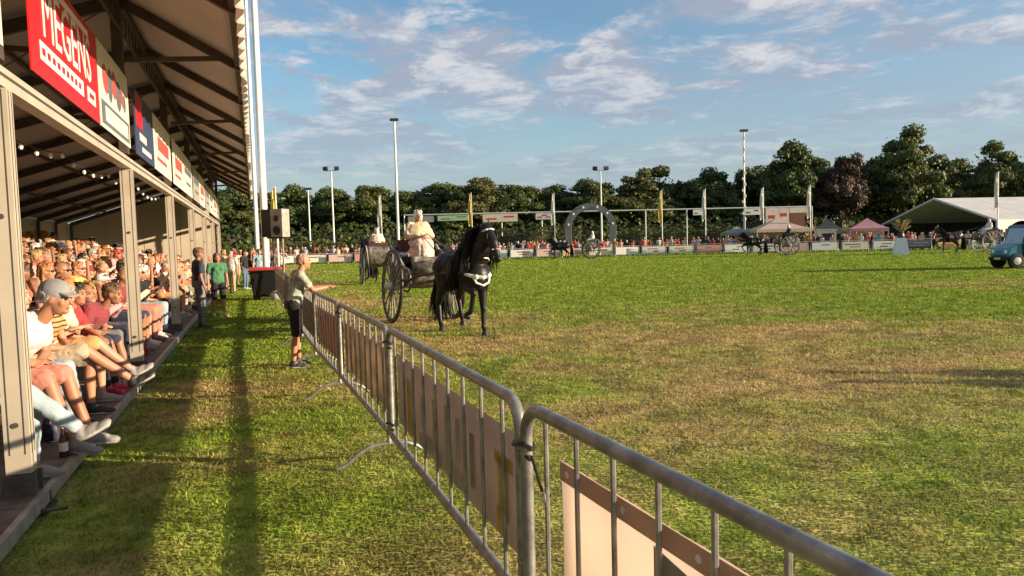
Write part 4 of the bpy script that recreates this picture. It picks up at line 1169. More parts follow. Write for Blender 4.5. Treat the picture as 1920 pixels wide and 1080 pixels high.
# hair and hats in head space (face looks along +x)
def hair_mesh(kind):
    m = MB(); rr = random.Random(hash(kind) % 99)
    if kind == 'crop':
        m.ball((-.016, 0, .034), (.100, .080, .097), 16, 12); m.ball((-.045, 0, .0), (.060, .070, .062), 14, 10)
    if kind in ('short', 'long', 'bun', 'bob'):
        m.ball((-.018, 0, .045), (.106, .086, .100), 16, 12); m.ball((-.05, 0, .0), (.072, .080, .085), 14, 10)
        m.caps((.055, .04, .105), (.055, -.04, .105), .026, .026)
        for i in range(26):
            a = rr.uniform(0, 2*PI); z = rr.uniform(.02, .13); r_ = .088*math.sqrt(max(0.05, 1-((z-.045)/.105)**2))
            c = V3(-.018+r_*1.12*math.cos(a), r_*.92*math.sin(a), z)
            if c.x > .06 and z < .08: continue
            m.ball(c, rr.uniform(.014, .024), 6, 5)
        if kind in ('long', 'bob'):
            n = -.20 if kind == 'long' else -.10
            for s in (1, -1):
                m.caps((-.02, s*.078, .03), (-.025, s*.082, n*.7), .026, .020); m.caps((-.06, s*.05, .02), (-.085, s*.05, n), .04, .030)
                m.caps((-.085, s*.02, .02), (-.10, s*.015, n-.02), .04, .028)
        if kind == 'bun': m.ball((-.11, 0, .11), .042, 8, 6)
    elif kind == 'bald':
        for s in (1, -1): m.caps((-.03, s*.076, .0), (-.09, s*.035, -.02), .022, .026); m.caps((-.02, s*.078, .02), (-.07, s*.06, .04), .016, .022)
        m.caps((-.098, .03, -.02), (-.098, -.03, -.02), .026, .026)
    return remesh(m, .010, [hairm['brown']], 'hair', 1, folds=(.022, .018 if kind != 'crop' else .006))
hairs = {k: hair_mesh(k) for k in ('short', 'long', 'bun', 'bob', 'bald', 'crop')}
def cap_mesh():
    m = MB(); m.ball((-.010, 0, .050), (.110, .091, .090), 16, 12)
    m.caps((-.1, .03, .02), (-.1, -.03, .02), .02, .02)
    me = MB()
    pts = []
    for i in range(9):
        a = R(-62)+R(124)*i/8
        pts.append((.085*math.cos(a)*.95+.0, .085*math.sin(a), .055))
    for i in range(9):
        a = R(-62)+R(124)*i/8
        pts.append((.085+.105*math.cos(a)*.9-.02, .088*math.sin(a), .045-.014*abs(math.sin(a))))
    q = [pts[i]+() for i in range(18)]
    me.add([(x, y, z) for x, y, z in q]+[(x, y, z-.008) for x, y, z in q], [(i, i+1, i+10, i+9) for i in range(8)]+[(18+i, 27+i, 28+i, 19+i) for i in range(8)]+[(9+i, 10+i, 28+i, 27+i) for i in range(8)])
    return remesh(m, .011, [shirtm['grey']], 'cap', 2, me)
def hat_mesh():
    m = MB(); m.lathe([(.098, .03), (.094, .09), (.082, .135), (.04, .148)], (-.008, 0, 0), 18); m.lathe([(.10, .045), (.185, .028), (.187, .034), (.10, .058)], (-.008, 0, 0), 22)
    return remesh(m, .009, [shirtm['cream']], 'hat', 2)
cap_me, hat_me = cap_mesh(), hat_mesh()
gl_ = MB()
for s_ in (1, -1): gl_.ball((.094, s_*.034, .004), (.012, .026, .020), 8, 6); gl_.beam((.09, s_*.058, .010), (.0, s_*.082, .012), .006, .008)
gl_.beam((.100, .012, .008), (.100, -.012, .008), .006, .006)
glasses_me = gl_.mesh('sunglasses', M('sunglasses_black', (.01, .01, .012), .15, var=.1, spec=.6), True)
def setm(o, mat, slot=0):
    o.material_slots[slot].link = 'OBJECT'; o.material_slots[slot].material = mat
def person(kit, loc, rz, label, group, skin=0, shirt='white', trousers='blue jeans', shoes='white', hair='short', haircol='brown', cap=None, scale=1.0, shirt_mat=None, trous_mat=None, glasses=False):
    o = link('person', kit['body'], None, loc, (0, 0, rz)); o.scale = (scale,)*3; setm(o, skins[skin])
    s = link('shirt', kit['shirt'], o); setm(s, shirt_mat or shirtm[shirt])
    t = link('trousers', kit['trousers'], o); setm(t, trous_mat or trousm[trousers])
    for q in kit['shoes']: setm(link('shoe', q, o), shoem[shoes])
    l, r_, _ = kit['HM'].decompose()
    if hair:
        h = link('hair', hairs[hair], o); setm(h, hairm[haircol]); h.location = l; h.rotation_euler = r_.to_euler()
    if cap:
        c = link('cap' if cap[0] == 'cap' else 'hat', cap_me if cap[0] == 'cap' else hat_me, o); setm(c, shirtm[cap[1]]); c.location = l; c.rotation_euler = r_.to_euler()
    if glasses:
        q = link('sunglasses', glasses_me, o); q.location = l; q.rotation_euler = r_.to_euler()
    lab(o, label, 'person', group)
    return o
# seated kits for the crowd
K = {}
K['lap'] = make_body(seated(.12, 'lap', turn=-.1), slim=1.08)
K['lapf'] = make_body(seated(.08, 'lap', turn=-.2, spread=.08), slim=.92, fem=True)
K['knee'] = make_body(seated(.22, 'knee', tilt=.1), slim=1.08, legs='short')
K['fold'] = make_body(seated(.03, 'fold', turn=.15), slim=1.15)
K['browf'] = make_body(seated(.06, 'brow', turn=-.1, spread=.09), slim=.93, fem=True)
K['brow'] = make_body(seated(.10, 'brow', turn=-.15), slim=1.05, legs='short')
K['crossf'] = make_body(seated(.05, 'lap', True, turn=-.15), slim=.92, fem=True, legs='short', sleeve='none')
K['cross'] = make_body(seated(.0, 'fold', True, turn=.1), slim=1.05)
K['phone'] = make_body(seated(.08, 'phone', tilt=.25, spread=.10), slim=1.0, sleeve='long')
rp = random.Random(21)
nth = ['before the nearest post', 'past the first post', 'past the second post', 'past the third post', 'past the fourth post', 'past the fifth post', 'past the sixth post', 'past the last post']
rowname = ['front row', 'second row', 'third row', 'fourth row', 'fifth row', 'back row']
def bay_of(y):
    k = 0
    for b in BAYS[1:]:
        if y > b: k += 1
    return min(k, 7)
def pattern(name, a, b_, kind, scale):
    m = bpy.data.materials.new('cloth_'+name); m.use_nodes = True; t = m.node_tree; b = t.nodes['Principled BSDF']; b.inputs['Roughness'].default_value = .8
    tc_ = t.nodes.new('ShaderNodeTexCoord')
    if kind == 'stripe':
        w = t.nodes.new('ShaderNodeTexWave'); w.bands_direction = 'Z'; w.inputs['Scale'].default_value = scale; w.inputs['Distortion'].default_value = .6; out = w.outputs['Fac']
    elif kind == 'check':
        w = t.nodes.new('ShaderNodeTexChecker'); w.inputs['Scale'].default_value = scale; out = w.outputs['Fac']
    else:
        w = t.nodes.new('ShaderNodeTexVoronoi'); w.inputs['Scale'].default_value = scale; out = w.outputs['Distance']
    t.links.new(tc_.outputs['Object'], w.inputs['Vector'])
    r = t.nodes.new('ShaderNodeValToRGB'); r.color_ramp.elements[0].color = (*a, 1); r.color_ramp.elements[1].color = (*b_, 1); r.color_ramp.elements[0].position = .40; r.color_ramp.elements[1].position = .48
    t.links.new(out, r.inputs[0]); t.links.new(r.outputs[0], b.inputs['Base Color'])
    shirtm[name] = m
pattern('striped', (.03, .035, .07), (.6, .57, .54), 'stripe', 9)
pattern('red flowered', (.5, .05, .05), (.55, .40, .32), 'dots', 16)
pattern('blue checked', (.10, .16, .28), (.42, .44, .46), 'check', 16)
pattern('dotted', (.6, .56, .52), (.02, .02, .022), 'dots', 22)
pattern('pink flowered', (.55, .16, .20), (.60, .44, .36), 'dots', 13)
shirt_pick = ['striped', 'red flowered', 'blue checked', 'dotted', 'pink flowered', 'red flowered', 'maroon', 'coral', 'white', 'cream', 'red', 'navy', 'black', 'orange', 'pink', 'light blue', 'grey', 'yellow', 'maroon', 'peach', 'coral', 'white', 'peach', 'pink', 'white', 'orange']
used_labels = set()
def random_spectator(row, y):
    fem = rp.random() < .5
    kit = rp.choice(['lapf', 'browf', 'crossf', 'lapf', 'phone'] if fem else ['lap', 'knee', 'fold', 'brow', 'cross', 'lap'])
    sc = rp.choice(shirt_pick); tc_ = rp.choice(list(TR)); hc = rp.choice(['blond', 'ginger', 'brown', 'grey', 'blond', 'white-haired', 'brown', 'dark'])
    hs = rp.choice(['long', 'bob', 'bun', 'long']) if fem else rp.choice(['short', 'short', 'bald'])
    cap = None
    if rp.random() < .22: cap = (('cap', rp.choice(['white', 'navy', 'grey', 'red', 'cream'])) if not fem or rp.random() < .5 else ('hat', rp.choice(['cream', 'white'])))
    hairtxt = {'bald': 'balding %s', 'short': 'short %s hair', 'long': 'long %s hair', 'bob': '%s bob', 'bun': '%s bun'}[hs] % hc.replace('-haired', '')
    wear = ', %s %s' % (cap[1], cap[0]) if cap else ''
    lb0 = 'spectator in %s top, %s%s, %s %s' % (sc, hairtxt, wear, rowname[row], nth[bay_of(y)])
    if lb0 in used_labels: return random_spectator(row, y)
    used_labels.add(lb0); lb = lb0 if len(lb0.split()) < 17 else lb0.replace('past the', 'after').replace('before the', 'before')
    z = .145 if row == 0 else .121+.2*row
    x = -2.20-.85*row+rp.uniform(-.05, .05)
    person(K[kit], (x, y, z), rp.uniform(-.28, .18), lb, 'spectators seated in the grandstand', rp.randrange(4), sc, tc_, rp.choice(['white', 'dark', 'grey', 'brown']), hs if not cap else ('short' if hs != 'long' else 'long') if hs != 'bald' else 'bald', hc, cap, rp.uniform(.94, 1.05), glasses=rp.random() < .3)
for row in range(6):
    y = 6.2 if row else 10.3
    y += rp.uniform(0, .3)
    ymax = [35.8, 33, 32, 31, 30, 29][row]
    y0 = [0, 6.0, 7.2, 8.6, 10.0, 11.5][row]
    while y < ymax:
        if y > y0 and rp.random() < .94 and not (row == 0 and (17.2 < y < 18.6)): random_spectator(row, y)
        y += rp.uniform(.52, .66)*(1.0 if row < 3 else 1.1)
# front row near the camera: told apart in the photo
Kf = {'a': make_body(seated(.06, 'lap', True, ext=.06), .009, True, 1.0, legs='long', fem=True),
      'b': make_body(seated(.30, 'lap', spread=.13, feet=.16, tilt=-.02, turn=.05), .008, True, 1.12, legs='short'),
      'c': make_body(seated(.06, 'brow', spread=.08, feet=.10), .009, True, .95, fem=True),
      'd': make_body(seated(.14, 'lap', True, ext=.12, turn=-.2), .009, True, .95, legs='short', sleeve='none', fem=True),
      'e': make_body(seated(.10, 'fold', True, ext=.05, turn=-.2), .009, True, .95, legs='short', fem=True),
      'f': make_body(seated(.12, 'knee', feet=.10), .009, True, 1.05)}
gp = 'spectators seated in the grandstand'
stripe = bpy.data.materials.new('cloth_orange_stripes'); stripe.use_nodes = True
t_ = stripe.node_tree; w_ = t_.nodes.new('ShaderNodeTexWave'); w_.bands_direction = 'Z'; w_.inputs['Scale'].default_value = 7.0; w_.inputs['Distortion'].default_value = 1.5; w_.inputs['Detail Scale'].default_value = 1.0
tcn_ = t_.nodes.new('ShaderNodeTexCoord'); t_.links.new(tcn_.outputs['Object'], w_.inputs['Vector'])
r_ = t_.nodes.new('ShaderNodeValToRGB'); r_.color_ramp.elements[0].color = (.03, .022, .018, 1); r_.color_ramp.elements[1].color = (.55, .27, .10, 1); r_.color_ramp.elements[0].position = .18; r_.color_ramp.elements[1].position = .26
t_.links.new(w_.outputs['Fac'], r_.inputs[0]); t_.links.new(r_.outputs[0], t_.nodes['Principled BSDF'].inputs['Base Color']); t_.nodes['Principled BSDF'].inputs['Roughness'].default_value = .8
z0 = .143
person(Kf['a'], (-2.06, 6.10, z0), -.30, 'woman in yellow top and pale jeans, legs crossed, half hidden by nearest post', gp, 0, 'yellow', 'pale jeans', 'grey', 'long', 'blond', None, 1.06)
person(Kf['b'], (-2.06, 6.95, z0), -.22, 'man in grey cap and white shirt with salmon shorts leaning forward, front row', gp, 1, 'white', 'salmon', 'grey', 'bald', 'grey', ('cap', 'grey'), 1.13)
person(Kf['c'], (-2.16, 7.62, z0), -.15, 'woman shading her eyes with one hand, navy top and pale jeans, front row', gp, 2, 'navy', 'pale jeans', 'dark', 'bob', 'brown', None, 1.07)
person(Kf['d'], (-2.08, 8.22, z0), -.22, 'woman in orange top with dark stripes, bare crossed leg and pale-soled sneakers, front row', gp, 0, 'orange', 'beige', 'dark', 'bob', 'ginger', None, 1.06, shirt_mat=stripe)
person(Kf['e'], (-2.10, 8.86, z0), -.20, 'woman with long ginger hair in cream top and orange-tan shorts, front row', gp, 2, 'cream', 'orange-tan', 'grey', 'long', 'ginger', None, 1.06)
person(Kf['f'], (-2.14, 9.48, z0), -.18, 'spectator in bright red top and black trousers just before the second post', gp, 1, 'red', 'black', 'red', 'short', 'dark')
person(Kf['b'], (-2.10, 10.02, z0), -.2, 'man in maroon top and navy shorts right before the second post, front row', gp, 3, 'maroon', 'navy', 'white', 'short', 'brown')
# standing people on the path
KS = {'down': make_body(standing('down', stride=.02), .016), 'raise': make_body(standing('raise', turn=.2), .016, slim=1.05), 'stride': make_body(standing('down', stride=.14), .016, fem=True, slim=.93, legs='short')}
boyk = make_body(standing('rail', .14, .06, 0.1, tilt=.05), .0085, True, .98, legs='short')
camo = M('cloth_camo_green', (.30, .36, .24), .8, var=.45, scale=9, col2=(.50, .52, .42), bump=.2, bscale=14)
bo = person(boyk, (.50, 11.2, .0), R(8), 'boy in pale green camouflage T-shirt and black shorts leaning on the barrier', None, 0, 'mint', 'black', 'dark', 'crop', 'sandy', None, .965, shirt_mat=camo)
st = 'people standing at the front of the stand'
person(KS['down'], (-1.22, 18.0, .0), R(20), 'standing man in navy shirt and grey shorts by the third post', st, 3, 'navy', 'grey', 'dark', 'short', 'brown', None, 1.04)
person(KS['stride'], (-.95, 20.6, 0), R(-70), 'standing woman in green top beyond the man in navy', st, 0, 'green', 'black', 'white', 'long', 'brown', None, .96)
gs = 'people standing on the path at the far end of the stand'
for i, (x, y, rz, s, t, h, c) in enumerate(((-.9, 31.0, -60, 'white', 'beige', 'short', 'grey'), (-.45, 33.5, 30, 'black', 'blue jeans', 'long', 'dark'), (.15, 32.6, -20, 'light blue', 'blue jeans', 'short', 'brown'), (-.2, 35.4, 80, 'black', 'black', 'short', 'dark'), (.6, 35.0, -40, 'navy', 'navy', 'bob', 'dark'), (-.7, 38.4, 0, 'cream', 'beige', 'long', 'blond'), (.35, 39.2, -90, 'maroon', 'black', 'short', 'brown'), (1.2, 38.0, -30, 'white', 'navy', 'long', 'brown'), (-.1, 42.5, 10, 'peach', 'grey', 'short', 'blond'), (.9, 43.5, -50, 'pink', 'black', 'bob', 'brown'), (-1.3, 34.2, 20, 'peach', 'beige', 'bob', 'blond'))):
    person(KS[('down', 'raise', 'stride')[i % 3]], (x, y, 0), R(rz-60), 'person in %s top, %s %s hair, standing at the far path end' % (s, h if h != 'bob' else 'bobbed', c), gs, i % 4, s, t, ('dark', 'white')[i % 2], h, c, None, .96+.02*(i % 4))
# distant spectators behind the boards: small copies without parts of their own
def far_kit(kit, hairk, name):
    bm = bmesh.new(); mats = []
    me = bpy.data.meshes.new(name)
    for idx, me_ in ((0, kit['body']), (1, kit['shirt']), (2, kit['trousers']), (3, kit['shoes'][0]), (3, kit['shoes'][1])):
        src = me_.copy(); src.polygons.foreach_set('material_index', [idx]*len(src.polygons)); bm.from_mesh(src); bpy.data.meshes.remove(src)
    src = hairs[hairk].copy(); src.transform(kit['HM']); src.polygons.foreach_set('material_index', [4]*len(src.polygons)); bm.from_mesh(src); bpy.data.meshes.remove(src)
    bm.to_mesh(me); bm.free()
    for m in (skins[0], shirtm['white'], trousm['blue jeans'], shoem['dark'], hairm['brown']): me.materials.append(m)
    return me
lowk = {'down': make_body(standing('down'), .03), 'raise': make_body(standing('raise', turn=.2), .03), 'sit': make_body(seated(.1, 'lap'), .03)}
FK = [far_kit(lowk['down'], 'short', 'person_far'), far_kit(lowk['raise'], 'long', 'person_far'), far_kit(lowk['down'], 'bob', 'person_far'), far_kit(lowk['raise'], 'short', 'person_far')]
FKL = []
for src in FK[:3]:
    tmp = bpy.data.objects.new('tmp', src); COL.objects.link(tmp); dm = tmp.modifiers.new('d', 'DECIMATE'); dm.ratio = .3
    dg = bpy.context.evaluated_depsgraph_get(); FKL.append(bpy.data.meshes.new_from_object(tmp.evaluated_get(dg), depsgraph=dg)); bpy.data.objects.remove(tmp)
mass = []
fcols = ['white', 'pink', 'coral', 'cream', 'red', 'peach', 'white', 'navy', 'black', 'light blue', 'maroon', 'orange', 'white', 'pink']
dd_ = .6; i = 0
while dd_ < 86:
    x, y, a = along(BL, dd_)
    bi = min(32, int(dd_/2.62)); off = rp.uniform(.65, 1.5)
    if off > 1.02:                       # the second rank reads as one mass
        mass.append((rp.choice(FKL), x-math.sin(a)*(off+.2), y+math.cos(a)*(off+.2), a-PI/2+rp.uniform(-.5, .5), rp.uniform(.9, 1.08), rp.randrange(4), rp.randrange(10), rp.randrange(4), rp.randrange(4)))
        dd_ += rp.choice((.2, .26, .33, .4)); continue
    for _ in range(8):
        sc = rp.choice(fcols)
        if (sc, bi) not in used_labels: break
    used_labels.add((sc, bi))
    o = link('person', rp.choice(FK), None, (x-math.sin(a)*off, y+math.cos(a)*off, 0), (0, 0, a-PI/2+rp.uniform(-.5, .5))); o.scale = (rp.uniform(.88, 1.04),)*3
    setm(o, skins[rp.randrange(4)], 0); setm(o, shirtm[sc], 1); setm(o, trousm[rp.choice(list(TR))], 2); setm(o, hairm[rp.choice(list(HA))], 4)
    lab(o, 'distant spectator in %s top behind the %s far board from the left' % (sc, ORD[bi]), 'person', 'spectators behind the far boards')
    dd_ += rp.choice((.33, .40, .48, .45, .6, .9)); i += 1

bm = bmesh.new()
pal = list(skins)+[shirtm[k] for k in ('white', 'pink', 'coral', 'cream', 'red', 'peach', 'navy', 'black', 'light blue', 'orange')]+[trousm[k] for k in ('blue jeans', 'black', 'beige', 'navy')]+[hairm[k] for k in ('grey', 'blond', 'brown', 'dark')]+[shoem['dark']]
for src, x, y, rz, sc, a_, b_, c_, d_ in mass:
    me = src.copy(); me.transform(Matrix.Translation((x, y, 0)) @ Matrix.Rotation(rz, 4, 'Z') @ Matrix.Scale(sc, 4))
    mp_ = [a_, 4+b_, 14+c_, 22, 18+d_]
    ids = np.zeros(len(me.polygons), 'i'); me.polygons.foreach_get('material_index', ids); me.polygons.foreach_set('material_index', np.array(mp_, 'i')[ids])
    bm.from_mesh(me); bpy.data.meshes.remove(me)
me = bpy.data.meshes.new('distant_crowd'); bm.to_mesh(me); bm.free()
for m in pal: me.materials.append(m)
lab(link('distant_crowd', me), 'dense second rank of spectators standing behind the far boards', 'crowd', kind='stuff')
# ---------------------------------------------------------------- horses and carriages
coat = M('horse_coat_black', (.008, .0065, .007), .46, var=.4, scale=6, spec=.32)
coat_b = M('horse_coat_brown', (.045, .022, .014), .38, var=.3, scale=4, spec=.45)
manem = M('horse_hair_black', (.005, .0045, .005), .5, var=.3, scale=20, spec=.25)
hoofm = M('hoof', (.035, .030, .028), .5, var=.2)
whl = M('harness_white', (.66, .64, .60), .5, var=.06); blk = M('harness_black', (.014, .012, .012), .35, var=.2)
def horse_parts(turn=.20):
    b = MB()
    def N(x, y, z):                       # neck and head swing sideways from the shoulder
        if x < .62: return V3(x, y, z)
        a = turn*min(1, (x-.62)/.45); c, s = math.cos(a), math.sin(a)
        return V3(.62+(x-.62)*c-y*s, (x-.62)*s+y*c, z)
    b.ball((.50, 0, 1.20), (.34, .27, .33), 16, 12); b.ball((.08, 0, 1.17), (.50, .31, .33), 16, 12); b.ball((-.38, 0, 1.24), (.40, .30, .31), 16, 12)
    b.ball((-.62, 0, 1.31), (.32, .28, .27), 16, 12); b.caps((.42, 0, 1.46), (-.2, 0, 1.42), .13, .12); b.ball((.76, 0, 1.13), (.17, .23, .26), 14, 10)
    b.caps((.56, 0, 1.34), N(.86, 0, 1.68), .25, .185); b.caps(N(.86, 0, 1.68), N(.99, 0, 1.93), .180, .125)
    b.caps((.48, 0, 1.50), N(.78, 0, 1.90), .11, .095); b.caps(N(.78, 0, 1.90), N(.98, 0, 2.02), .095, .09)
    b.caps(N(1.03, 0, 1.98), N(1.20, 0, 1.74), .105, .092); b.caps(N(1.20, 0, 1.74), N(1.31, 0, 1.48), .088, .058)
    b.ball(N(1.08, 0, 1.80), (.10, .078, .14), 12, 10); b.ball(N(1.325, 0, 1.45), (.062, .060, .062), 10, 8); b.ball(N(1.29, 0, 1.41), (.045, .045, .04), 8, 6)
    for s in (1, -1):
        b.caps(N(1.00, s*.060, 2.06), N(1.02, s*.075, 2.20), .032, .007, 8); b.ball(N(1.15, s*.085, 1.86), (.035, .022, .028), 8, 6)
        b.ball(N(1.34, s*.038, 1.47), (.018, .014, .018), 6, 5)
    def leg(pts, rs):
        for (p, q), (r0, r1) in zip(zip(pts[:-1], pts[1:]), rs): b.caps(p, q, r0, r1, 12)
    hooves = []
    def hoof(p, d):
        m = MB(); rot = Vector(d).to_track_quat('Z', 'Y').to_euler()
        m.lathe([(.074, -.075), (.072, -.06), (.056, .01), (.04, .02)], p, 14, rot); hooves.append(m)
    y = .18
    b.caps((.62, y*.9, 1.22), (.54, y, .92), .17, .12); leg([(.54, y, .92), (.56, y, .52), (.555, y, .17), (.61, y, .085)], [(.105, .058), (.050, .043), (.046, .048)]); b.ball((.565, y, .52), (.062, .055, .075), 10, 8); b.ball((.555, y, .165), (.055, .05, .055), 10, 8); hoof((.615, y, .078), (-.25, 0, 1))
    b.caps((.62, -y*.9, 1.22), (.58, -y, .98), .17, .12); leg([(.58, -y, .98), (.92, -y, .84), (.80, -y, .52), (.71, -y, .46)], [(.105, .060), (.050, .043), (.046, .046)]); b.ball((.92, -y, .84), (.065, .055, .065), 10, 8); b.ball((.80, -y, .52), (.055, .05, .055), 10, 8); hoof((.68, -y, .44), (.9, 0, .55))
    b.caps((-.56, -.14, 1.27), (-.40, -.19, .93), .22, .145); leg([(-.40, -.19, .93), (-.74, -y, .57), (-.67, -y, .17), (-.61, -y, .085)], [(.13, .066), (.052, .043), (.046, .048)]); b.ball((-.74, -y, .57), (.07, .055, .075), 10, 8); b.ball((-.67, -y, .165), (.055, .05, .055), 10, 8); hoof((-.60, -y, .078), (-.25, 0, 1))
    b.caps((-.56, .14, 1.27), (-.32, .19, .95), .22, .145); leg([(-.32, .19, .95), (-.56, y, .66), (-.44, y, .30), (-.39, y, .22)], [(.13, .066), (.052, .043), (.046, .048)]); b.ball((-.56, y, .66), (.07, .055, .07), 10, 8); b.ball((-.44, y, .30), (.055, .05, .055), 10, 8); hoof((-.37, y, .20), (-.1, 0, 1))
    body = remesh(b, .017, [coat], 'horse_body', 4)
    rr = random.Random(5)
    mane = MB()
    for i in range(760):
        t = rr.random(); x = .42+t*.56; z = 1.55+t*.52
        s = -1 if rr.random() < .72 else 1
        p0 = N(x, 0, z); ln = rr.uniform(.45, .78)
        p1 = p0+V3(-.10*rr.random()-.05, s*(.14+.13*rr.random()), -.07); p2 = p1+V3(-.16*rr.random(), s*.13*rr.random(), -ln*.55); p3 = p2+V3(-.10*rr.random(), s*.05*rr.random(), -ln*.45)
        mane.tube([p0, p1, p2, p3], [.017, .016, .011, .003], 4)
    for i in range(30):
        p0 = N(1.0, 0, 2.08); yy = rr.uniform(-.05, .05)
        mane.tube([p0, N(1.12, yy, 1.98), N(1.19, yy*1.3, 1.80+rr.uniform(-.05, .05))], [.018, .014, .003], 4)
    tail = MB()
    for i in range(230):
        a = rr.uniform(0, 2*PI); q = rr.uniform(0, .12); oy, ox = q*math.sin(a), q*math.cos(a); e = rr.uniform(.14, .5)
        tail.tube([(-.88+ox*.3, oy*.3, 1.38), (-1.0+ox*.6, oy*.8, 1.22), (-1.04+ox, oy*1.3, .85), (-1.06+ox*1.8, oy*2.3+rr.uniform(-.04, .04), e)], [.026, .026, .020, .004], 4)
    har = MB()
    def ring(c, ry, rz_, n=24, tilt=0.0):
        return [(c[0]+tilt*math.sin(2*PI*k/n), c[1]+ry*math.cos(2*PI*k/n), c[2]+rz_*math.sin(2*PI*k/n)) for k in range(n)]
    wcol = MB()
    wcol.tube([(.35, .315, 1.24), (.62, .285, 1.21), (.86, .19, 1.15), (.955, 0, 1.11), (.86, -.19, 1.15), (.62, -.285, 1.21), (.35, -.315, 1.24)], [.022, .03, .034, .034, .034, .03, .022], 8)
    wcol.tube([(.89, .17, 1.14), (.93, .12, 1.02), (.955, .0, .97), (.93, -.12, 1.02), (.89, -.17, 1.14)], .022, 7)
    nk_ = MB(); nk_.tube([(.60, .25, 1.36), (.80, .21, 1.42), (.99, .10, 1.46), (1.02, 0, 1.47)], .013, 6)
    wcol.ball((.93, .12, 1.13), (.045, .04, .05), 8, 6); wcol.ball((.93, -.12, 1.13), (.045, .04, .05), 8, 6)
    br = MB()
    br.tube([N(1.02, .105, 1.94), N(1.11, .085, 1.975), N(1.145, 0, 1.985), N(1.11, -.085, 1.975), N(1.02, -.105, 1.94)], .016, 6)
    nb_ = MB(); nb_.tube([N(1.26, .085, 1.62), N(1.33, .0, 1.63), N(1.26, -.085, 1.62)], .010, 6)
    straps = []
    def strap(name): q = MB(); straps.append((name, q)); return q
    strap('girth_strap').tube(ring((.18, 0, 1.17), .335, .335), .022, 6, closed=True); strap('loin_strap').tube(ring((-.38, 0, 1.24), .325, .33, tilt=.1), .014, 6, closed=True)
    strap('saddle_pad').box((.18, 0, 1.515), (.16, .22, .05))
    for s in (1, -1):
        strap('cheek_strap').tube([N(1.02, s*.10, 1.96), N(1.15, s*.092, 1.75), N(1.28, s*.06, 1.52)], .011, 5); strap('blinker').box(N(1.14, s*.115, 1.86), (.10, .012, .09))
        strap('trace').tube([(.35, s*.33, 1.22), (-.2, s*.34, 1.17), (-.9, s*.36, 1.10)], .012, 5)
    return {'body': body, 'mane': mane.mesh('mane', manem, True), 'tail': tail.mesh('tail', manem, True), 'hooves': [h.mesh('hoof', hoofm, True) for h in hooves], 'collar': wcol.mesh('breast_collar', whl, True), 'bridle': br.mesh('browband', whl, True), 'noseband': nb_.mesh('noseband', whl, True), 'neck': nk_.mesh('neck_strap', whl, True), 'straps': [(n_, q.mesh(n_, blk, True)) for n_, q in straps]}
HP = horse_parts()
def horse(x, y, rz, label, mat=None, group='carriage horses'):
    o = link('horse', HP['body'], None, (x, y, 0), (0, 0, rz))
    if mat: setm(o, mat)
    link('mane', HP['mane'], o); link('tail', HP['tail'], o)
    for h in HP['hooves']: link('hoof', h, o)
    link('breast_collar', HP['collar'], o); link('browband', HP['bridle'], o); link('noseband', HP['noseband'], o); link('neck_strap', HP['neck'], o)
    for n_, q in HP['straps']: link(n_, q, o)
    return lab(o, label, 'horse', group)
lacq = M('carriage_lacquer_greybrown', (.13, .115, .10), .35, .1, var=.45, scale=7, bump=.5, bscale=16, col2=(.24, .215, .19)); trim = M('carriage_trim_pale', (.52, .48, .42), .4, .2, var=.15)
tyre = M('carriage_tyre_dark', (.035, .030, .027), .5, .2, var=.3); spoke = M('wheel_wood_grey', (.16, .145, .13), .5, .1, var=.2); leather = M('seat_leather_redbrown', (.075, .032, .025), .5, var=.25, bump=.2, bscale=9); lace = M('lace_pinkwhite', (.66, .52, .48), .7, var=.2, scale=12)
def wheel_mesh(r=.80):
    rim, sp, hub = MB(), MB(), MB()
    n = 36
    rim.tube([(r*math.cos(2*PI*k/n), 0, r*math.sin(2*PI*k/n)) for k in range(n)], .036, 8, closed=True)
    fel = MB(); fel.tube([((r-.055)*math.cos(2*PI*k/n), 0, (r-.055)*math.sin(2*PI*k/n)) for k in range(n)], .030, 8, closed=True)
    spm = MB().tube([(0, 0, .08), (0, 0, r*.5), (0, 0, r-.06)], [.028, .020, .023], 7).mesh('spoke', spoke, True)
    hub.lathe([(.05, -.17), (.085, -.12), (.10, 0), (.085, .12), (.05, .17)], (0, 0, 0), 14, Euler((PI/2, 0, 0)))
    return rim.mesh('tyre', tyre, True), fel.mesh('felloe', spoke, True), spm, hub.mesh('hub', trim, True)
WM = wheel_mesh()
